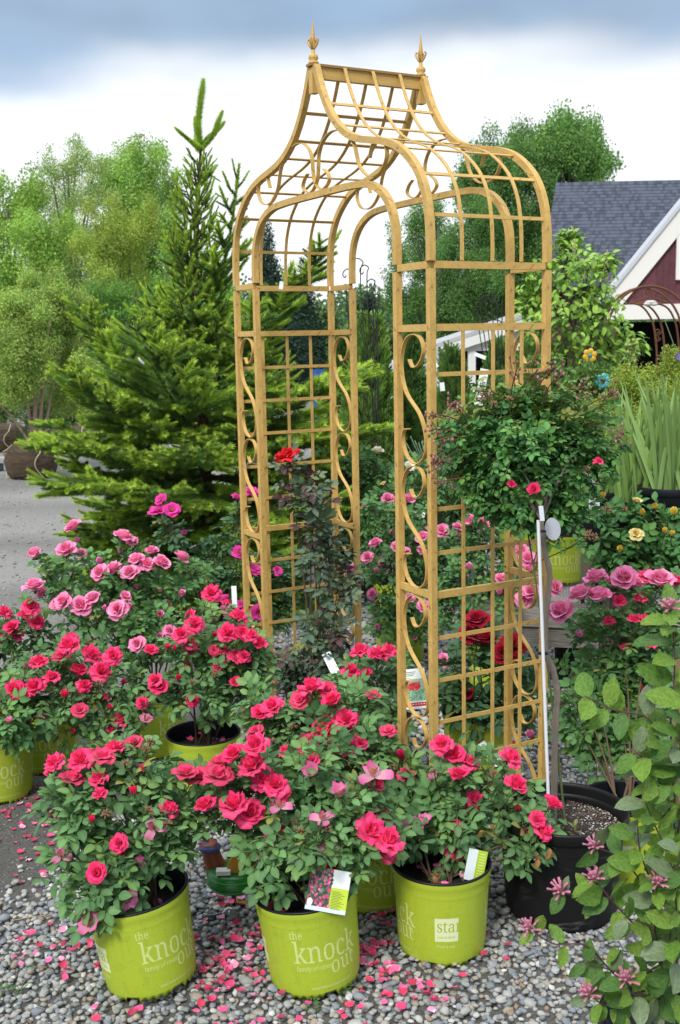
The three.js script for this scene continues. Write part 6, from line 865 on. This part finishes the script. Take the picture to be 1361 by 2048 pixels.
const care = (q, w, h) => { q.fillStyle = '#b9cf3a'; q.fillRect(w * .56, 0, w * .44, h); q.fillStyle = '#e9ecec'; q.fillRect(w * .56, 0, w * .44, h * .42); q.fillStyle = '#35503c'; q.fillRect(0, 0, w * .56, h); for (let i = 0; i < 200; i++) { q.fillStyle = ['#d64a7c', '#e47aa0', '#5d7f62', '#243c2b', '#c23a66'][i % 5]; q.beginPath(); q.arc(R() * w * .56, R() * h * .9, 2 + R() * 3, 0, 7); q.fill(); } q.fillStyle = '#cfdcec'; q.fillRect(0, h * .9, w, h * .1); q.fillStyle = '#eef0e8'; q.beginPath(); q.ellipse(12, h * .82, 9, 12, 0, 0, 7); q.fill(); q.fillStyle = '#6f7f1c'; for (let i = 0; i < 12; i++) q.fillRect(w * .6, h * (.5 + i * .036), w * (.2 + .15 * ((i * 7) % 5) / 5), 2); };
slip('picture care tag stuck in the middle front pot, half flowers half lime', 664, 1738, 2.56, 650, 1824, 2.52, .1, care);
slip('white and lime care tag standing in the right front pot', 958, 1700, 2.76, 946, 1762, 2.74, .05, (q, w, h) => { q.fillStyle = '#9fb82a'; q.fillRect(w * .5, 0, w * .5, h); q.fillStyle = '#cdd6d8'; q.fillRect(0, 0, w * .5, h); q.fillStyle = '#dfe8b0'; for (let i = 0; i < 9; i++) q.fillRect(w * .6, h * (.1 + i * .09), w * .3, 3); });
slip('grey-white tag at the foot of the left arbor leg', 520, 1415, 3.95, 513, 1440, 3.92, .05, (q, w, h) => { q.fillStyle = '#c9d0d3'; q.fillRect(0, 0, w, h); });
slip('thin white tag beside the magenta roses left of the arbor', 468, 1172, 4.75, 470, 1215, 4.72, .022, white);
for (const [l, x, y, z, x2, y2] of [['small white tag on the grass clump, upper one', 862, 712, 7.0, 874, 735], ['small white tag on the arborvitae beside the grass', 868, 770, 7.3, 858, 778], ['white tag hanging beside the lattice above the grass', 884, 765, 7.0, 886, 782], ['white tag on the arborvitae in front of the shed', 950, 708, 9, 972, 716], ['small white tag on the arbor back, by the rail of the left leg', 559, 570, 4.45, 567, 571]]) slip(l, x, y, z, x2, y2, z, .03, white);

// ---------------------------------------------------------------- small garden ornament between the front pots
{
  const pos = gnd(468, 1812), g = thing('metal_bird', 'green round-bodied metal garden bird on a brown rod with orange feet', 'garden ornament', null, pos), L = (x, y, z = 2.75) => at(x, y, z).sub(pos);
  const Z = 2.9, c = L(466, 1755, Z), green = std({ color: C(.015, .16, .022), roughness: .28 });
  const prof = [[.001, -.036], [.03, -.035], [.062, -.022], [.072, -.006], [.0735, 0], [.071, .005], [.069, .018], [.062, .026], [.045, .031], [.001, .034]];
  const body = part(g, 'body', lathe(prof, 36), green); body.position.copy(c); body.rotation.z = -.04;
  for (const y of [-.012, .014]) { const pts = []; for (let k = 0; k <= 36; k++) { const a = k / 36 * 6.283, r = y < 0 ? .0705 : .071; pts.push(V(Math.cos(a) * r, y, Math.sin(a) * r)); } const m = part(body, 'ridge', new GB().tube(pts, .002, 5, false).geo(false), std({ color: C(.03, .26, .05), roughness: .3 })); }
  const head = c.clone().add(V(-.055, .045, -.02)); part(g, 'neck', new GB().tube(spline([c.clone().add(V(-.04, .01, -.02)), head, head.clone().add(V(-.01, .05, 0))], 10), (t) => .03 - .006 * t, 12).geo(false), std({ color: C(.22, .05, .02), roughness: .4 }));
  part(g, 'collar', new GB().ball(head.clone().add(V(-.008, .035, 0)), .03, 1.05, .5, 1.05, 14, 8).geo(false), std({ color: C(.05, .06, .2), roughness: .4 }));
  const w = new THREE.Shape(); w.moveTo(0, 0); w.bezierCurveTo(.01, .04, .05, .06, .06, .03); w.bezierCurveTo(.085, .03, .08, -.005, .055, -.01); w.bezierCurveTo(.03, -.02, .01, -.015, 0, 0); const tail = part(g, 'tail', new THREE.ExtrudeGeometry(w, { depth: .004, bevelEnabled: true, bevelSize: .002, bevelThickness: .0015, bevelSegments: 2 }), std({ color: C(.55, .24, .015), roughness: .4 })); tail.position.copy(c).add(V(-.01, .045, .03));
  part(g, 'tag_label', new GB().box(c.clone().add(V(-.02, .038, .04)), .02, .006, .012).geo(false), std({ color: C(.7, .7, .66), roughness: .5 }));
  part(g, 'leg', new GB().tube([c.clone().setY(c.y - .03), V(0, .045, 0), V(.002, 0, .002)], .006, 8).geo(false), std({ color: C(.06, .03, .02), roughness: .7 }));
  for (const [x, z] of [[-.055, .03], [-.05, .008], [.05, .012], [.06, .0], [.02, -.03]]) part(g, 'toe', new GB().tube([V(0, .014, 0), V(x * .6, .012, z * .6), V(x, .005, z)], (t) => .0048 * (1 - .4 * t), 6).geo(false), std({ color: C(.42, .16, .02), roughness: .5 }));
  const tg = thing('plastic_scrap', 'crumpled translucent white tag lying by the orange feet of the ornament', 'tag', null, gnd(440, 1838)); const b = new GB(); b.bar([V(-.05, .012, 0), V(-.015, .016, .004), V(.005, .02, 0)], V(0, .5, .86), .014, .0006); b.bar([V(.006, .012, 0), V(.014, .028, .004), V(.024, .034, 0), V(.036, .03, -.003)], V(.1, .3, .95).normalize(), .013, .0006); part(tg, 'strip', b.geo(false), phy({ color: C(.68, .68, .68), roughness: .35, transmission: .25, thickness: 0 }));
}
// ---------------------------------------------------------------- fallen petals, weeds, litter
{
  const pg = [0, 1, 2, 3].map(() => { const b = new GB(), rows = []; const cu = rr(.15, .55), tw = rr(-.4, .4); for (let i = 0; i <= 4; i++) { const t = i / 4, w = .0085 * Math.sqrt(Math.max(.06, 1 - Math.pow((t - .6) / .66, 2))), row = []; for (let j = 0; j <= 4; j++) { const u = j / 4 * 2 - 1; row.push(b.v(u * w, .001 + cu * .022 * (t - .5) * (t - .5) + cu * .01 * u * u + tw * .004 * u * t, (t - .5) * .02, 0, 0, t < .25 ? [1.0, 2.6, 1.8] : [1, 1, 1])); } rows.push(row); } b.grid(rows); return b.geo(); });
  const cols = [[.82, .09, .24], [.74, .05, .18], [.86, .16, .36], [.50, .03, .09], [.88, .34, .52], [.78, .04, .13]].map((c) => phy({ color: C(...c), vertexColors: true, roughness: .8, transmission: .25, thickness: 0 }));
  const petals = [];
  const spots = [[430, 1930, 70, 34, 'between the front left and middle pots'], [470, 1960, 60, 16, 'left of the foot of the middle front pot'], [500, 1880, 40, 14, 'against the left side of the middle front pot'], [760, 1920, 40, 22, 'between the middle and right front pots'], [770, 1850, 26, 12, 'behind the gap of the middle and right front pots'], [800, 1980, 60, 20, 'in front of the right front pot'], [860, 2010, 60, 12, 'at the bottom edge below the right front pot'], [120, 1915, 80, 26, 'on pebbles left of the front left pot'], [60, 1690, 120, 44, 'on dark grit left of the front left rose'], [40, 1640, 70, 26, 'on dark grit below the left edge pot'], [150, 1730, 60, 10, 'under the left side of the front left rose'], [480, 2010, 90, 22, 'at the bottom edge left of the middle pot'], [560, 1820, 40, 0, ''], [700, 1990, 60, 6, 'right of the foot of the middle front pot'], [740, 1760, 40, 8, 'by the lime pot behind the middle one'], [1000, 1900, 50, 5, 'in front of the big black pot'], [250, 2000, 140, 12, 'in front of the front left pot'], [90, 1600, 80, 16, 'on dark grit beside the left edge pot'], [900, 1920, 80, 6, 'at the foot of the right front pot'], [520, 1780, 40, 8, 'beside the green metal bird'], [580, 2000, 160, 18, 'scattered in front of the middle pot'], [1020, 1500, 40, 4, 'on pebbles behind the big black pot'], [440, 1830, 50, 10, 'under the green metal bird'], [690, 1740, 30, 6, 'inside the rim of the middle front pot'], [1060, 1480, 60, 4, 'on pebbles inside the right arbor leg']];
  for (const [cx, cy, r, n, where] of spots) for (let k = 0; k < n; k++) { const a = rr(0, 6.28), q = r * Math.sqrt(R()), p = gnd(cx + Math.cos(a) * q * 1.2, cy + Math.sin(a) * q * .7), onB = bedness(p.x, p.z) > .5; const ci = Math.floor(R() * 6), m = new THREE.Mesh(pick(pg), cols[ci]); m.castShadow = m.receiveShadow = true; m.position.set(p.x, (onB ? .017 : .002) + R() * .004, p.z); m.rotation.set(rr(-.4, .4), rr(0, 6.28), rr(-.4, .4)); if (R() < .15) m.rotation.x += 3.1, m.position.y += .006; m.scale.setScalar(rr(.7, 1.25)); petals.push([m, ci, where]); }
  for (const [px, py, w] of [[306, 1962, 'on the soil of the front left pot'], [632, 1955, 'on the soil of the middle front pot'], [884, 1890, 'on the soil of the right front pot'], [412, 1592, 'on the soil of the pot left of the arbor']]) { const q = gnd(px, py); for (let k = 0; k < 14; k++) { const a = rr(0, 6.28), r = .108 * Math.sqrt(R()), ci = Math.floor(R() * 6), m = new THREE.Mesh(pick(pg), cols[ci]); m.castShadow = m.receiveShadow = true; m.position.set(q.x + Math.cos(a) * r - .012, .196 + R() * .008, q.z + Math.sin(a) * r); m.rotation.set(rr(-.5, .5), a, rr(-.5, .5)); m.scale.setScalar(rr(.9, 1.3)); petals.push([m, ci, w]); } }
  petals.sort((a, b) => a[0].position.distanceTo(camera.position) - b[0].position.distanceTo(camera.position));
  petals.slice(0, 285).forEach(([m, ci, w]) => top(m, 'fallen_petal', 'fallen ' + ['red-pink', 'crimson', 'pink', 'dark red', 'pale pink', 'bright red'][ci] + ' rose petal ' + w, 'petal', 'rose petals ' + w));
  { const rest = petals.slice(285).map(([m, ci]) => { m.updateMatrix(); return { m: m.matrix.clone(), c: cols[ci].color }; }), far = new THREE.Group(); top(far, 'scattered_petals', 'small scattered rose petals farther back on the ground and in the pots', 'petals', null, 'stuff'); copies(far, 'petals', pg[0], phy({ vertexColors: true, roughness: .8, transmission: .25, thickness: 0 }), rest); }
  for (const [lab, x, y, s] of [['tiny green weed at the foot of the middle front pot', 625, 1985, 1], ['small weed sprig right of the middle front pot', 690, 1995, .9], ['small clover weed in front of the middle pot', 628, 2025, .9], ['small weed at the lower left edge of the pebbles', 42, 1990, .9], ['weed sprout at the left corner beside the pebbles', 0, 2000, 1.2], ['small weed left of the front left pot', 60, 1950, .6], ['weed beside the lime pot behind the middle one', 768, 1790, .8]]) { const p = gnd(x, y), g = thing('weed', lab, 'weed', null, V(p.x, .012, p.z)), b = new GB(); for (let k = 0; k < 14; k++) { const a = rr(0, 6.28), l = rr(.006, .026) * s, j = rr(.8, 1.25), q = V(Math.cos(a) * l, rr(.004, .014), Math.sin(a) * l); b.col = [.09, .15, .04]; b.tube([V(0, 0, 0), q], .0006, 3, false); leafletInto(b, q, V(Math.cos(a), .3, Math.sin(a)), V(0, 1, 0), .011 * s, .008 * s, .2, .2, [.07 * j, .15 * j, .03 * j]); } part(g, 'leaves', b.geo(), leafMat, 'stuff'); }
  const tw = thing('twig', 'thin pale twig lying on the gravel at left', 'twig', null, gnd(60, 1845).setY(.012)); part(tw, 'stick', new GB().tube([V(-.05, 0, .01), V(0, .004, 0), V(.07, .002, -.018)], .0016, 5).geo(false), std({ color: C(.32, .22, .13), roughness: .8 }));
  for (const [lab, x, y, z] of [['dry brown leaf hanging over the rim of the big black pot', 1078, 1722, 2.72], ['smaller dry brown leaf beside it on the black pot', 1100, 1705, 2.74], ['crumpled tan dry leaf on the rim of the right front pot', 868, 1760, 2.7]]) { const g = thing('dry_leaf', lab, 'dry leaf', null, at(x, y, z)), b = new GB(); for (let k = 0; k < 3; k++) leafletInto(b, V(0, .006 * k, 0), V(rr(-.6, .6), -1, rr(-.3, .5)), V(rr(-.4, .4), .2, 1), .026, .014, .7, .5, [.32, .17, .06]); part(g, 'leaflets', b.geo(), std({ vertexColors: true, roughness: .8 })); }
}
renderer.render(scene, camera);
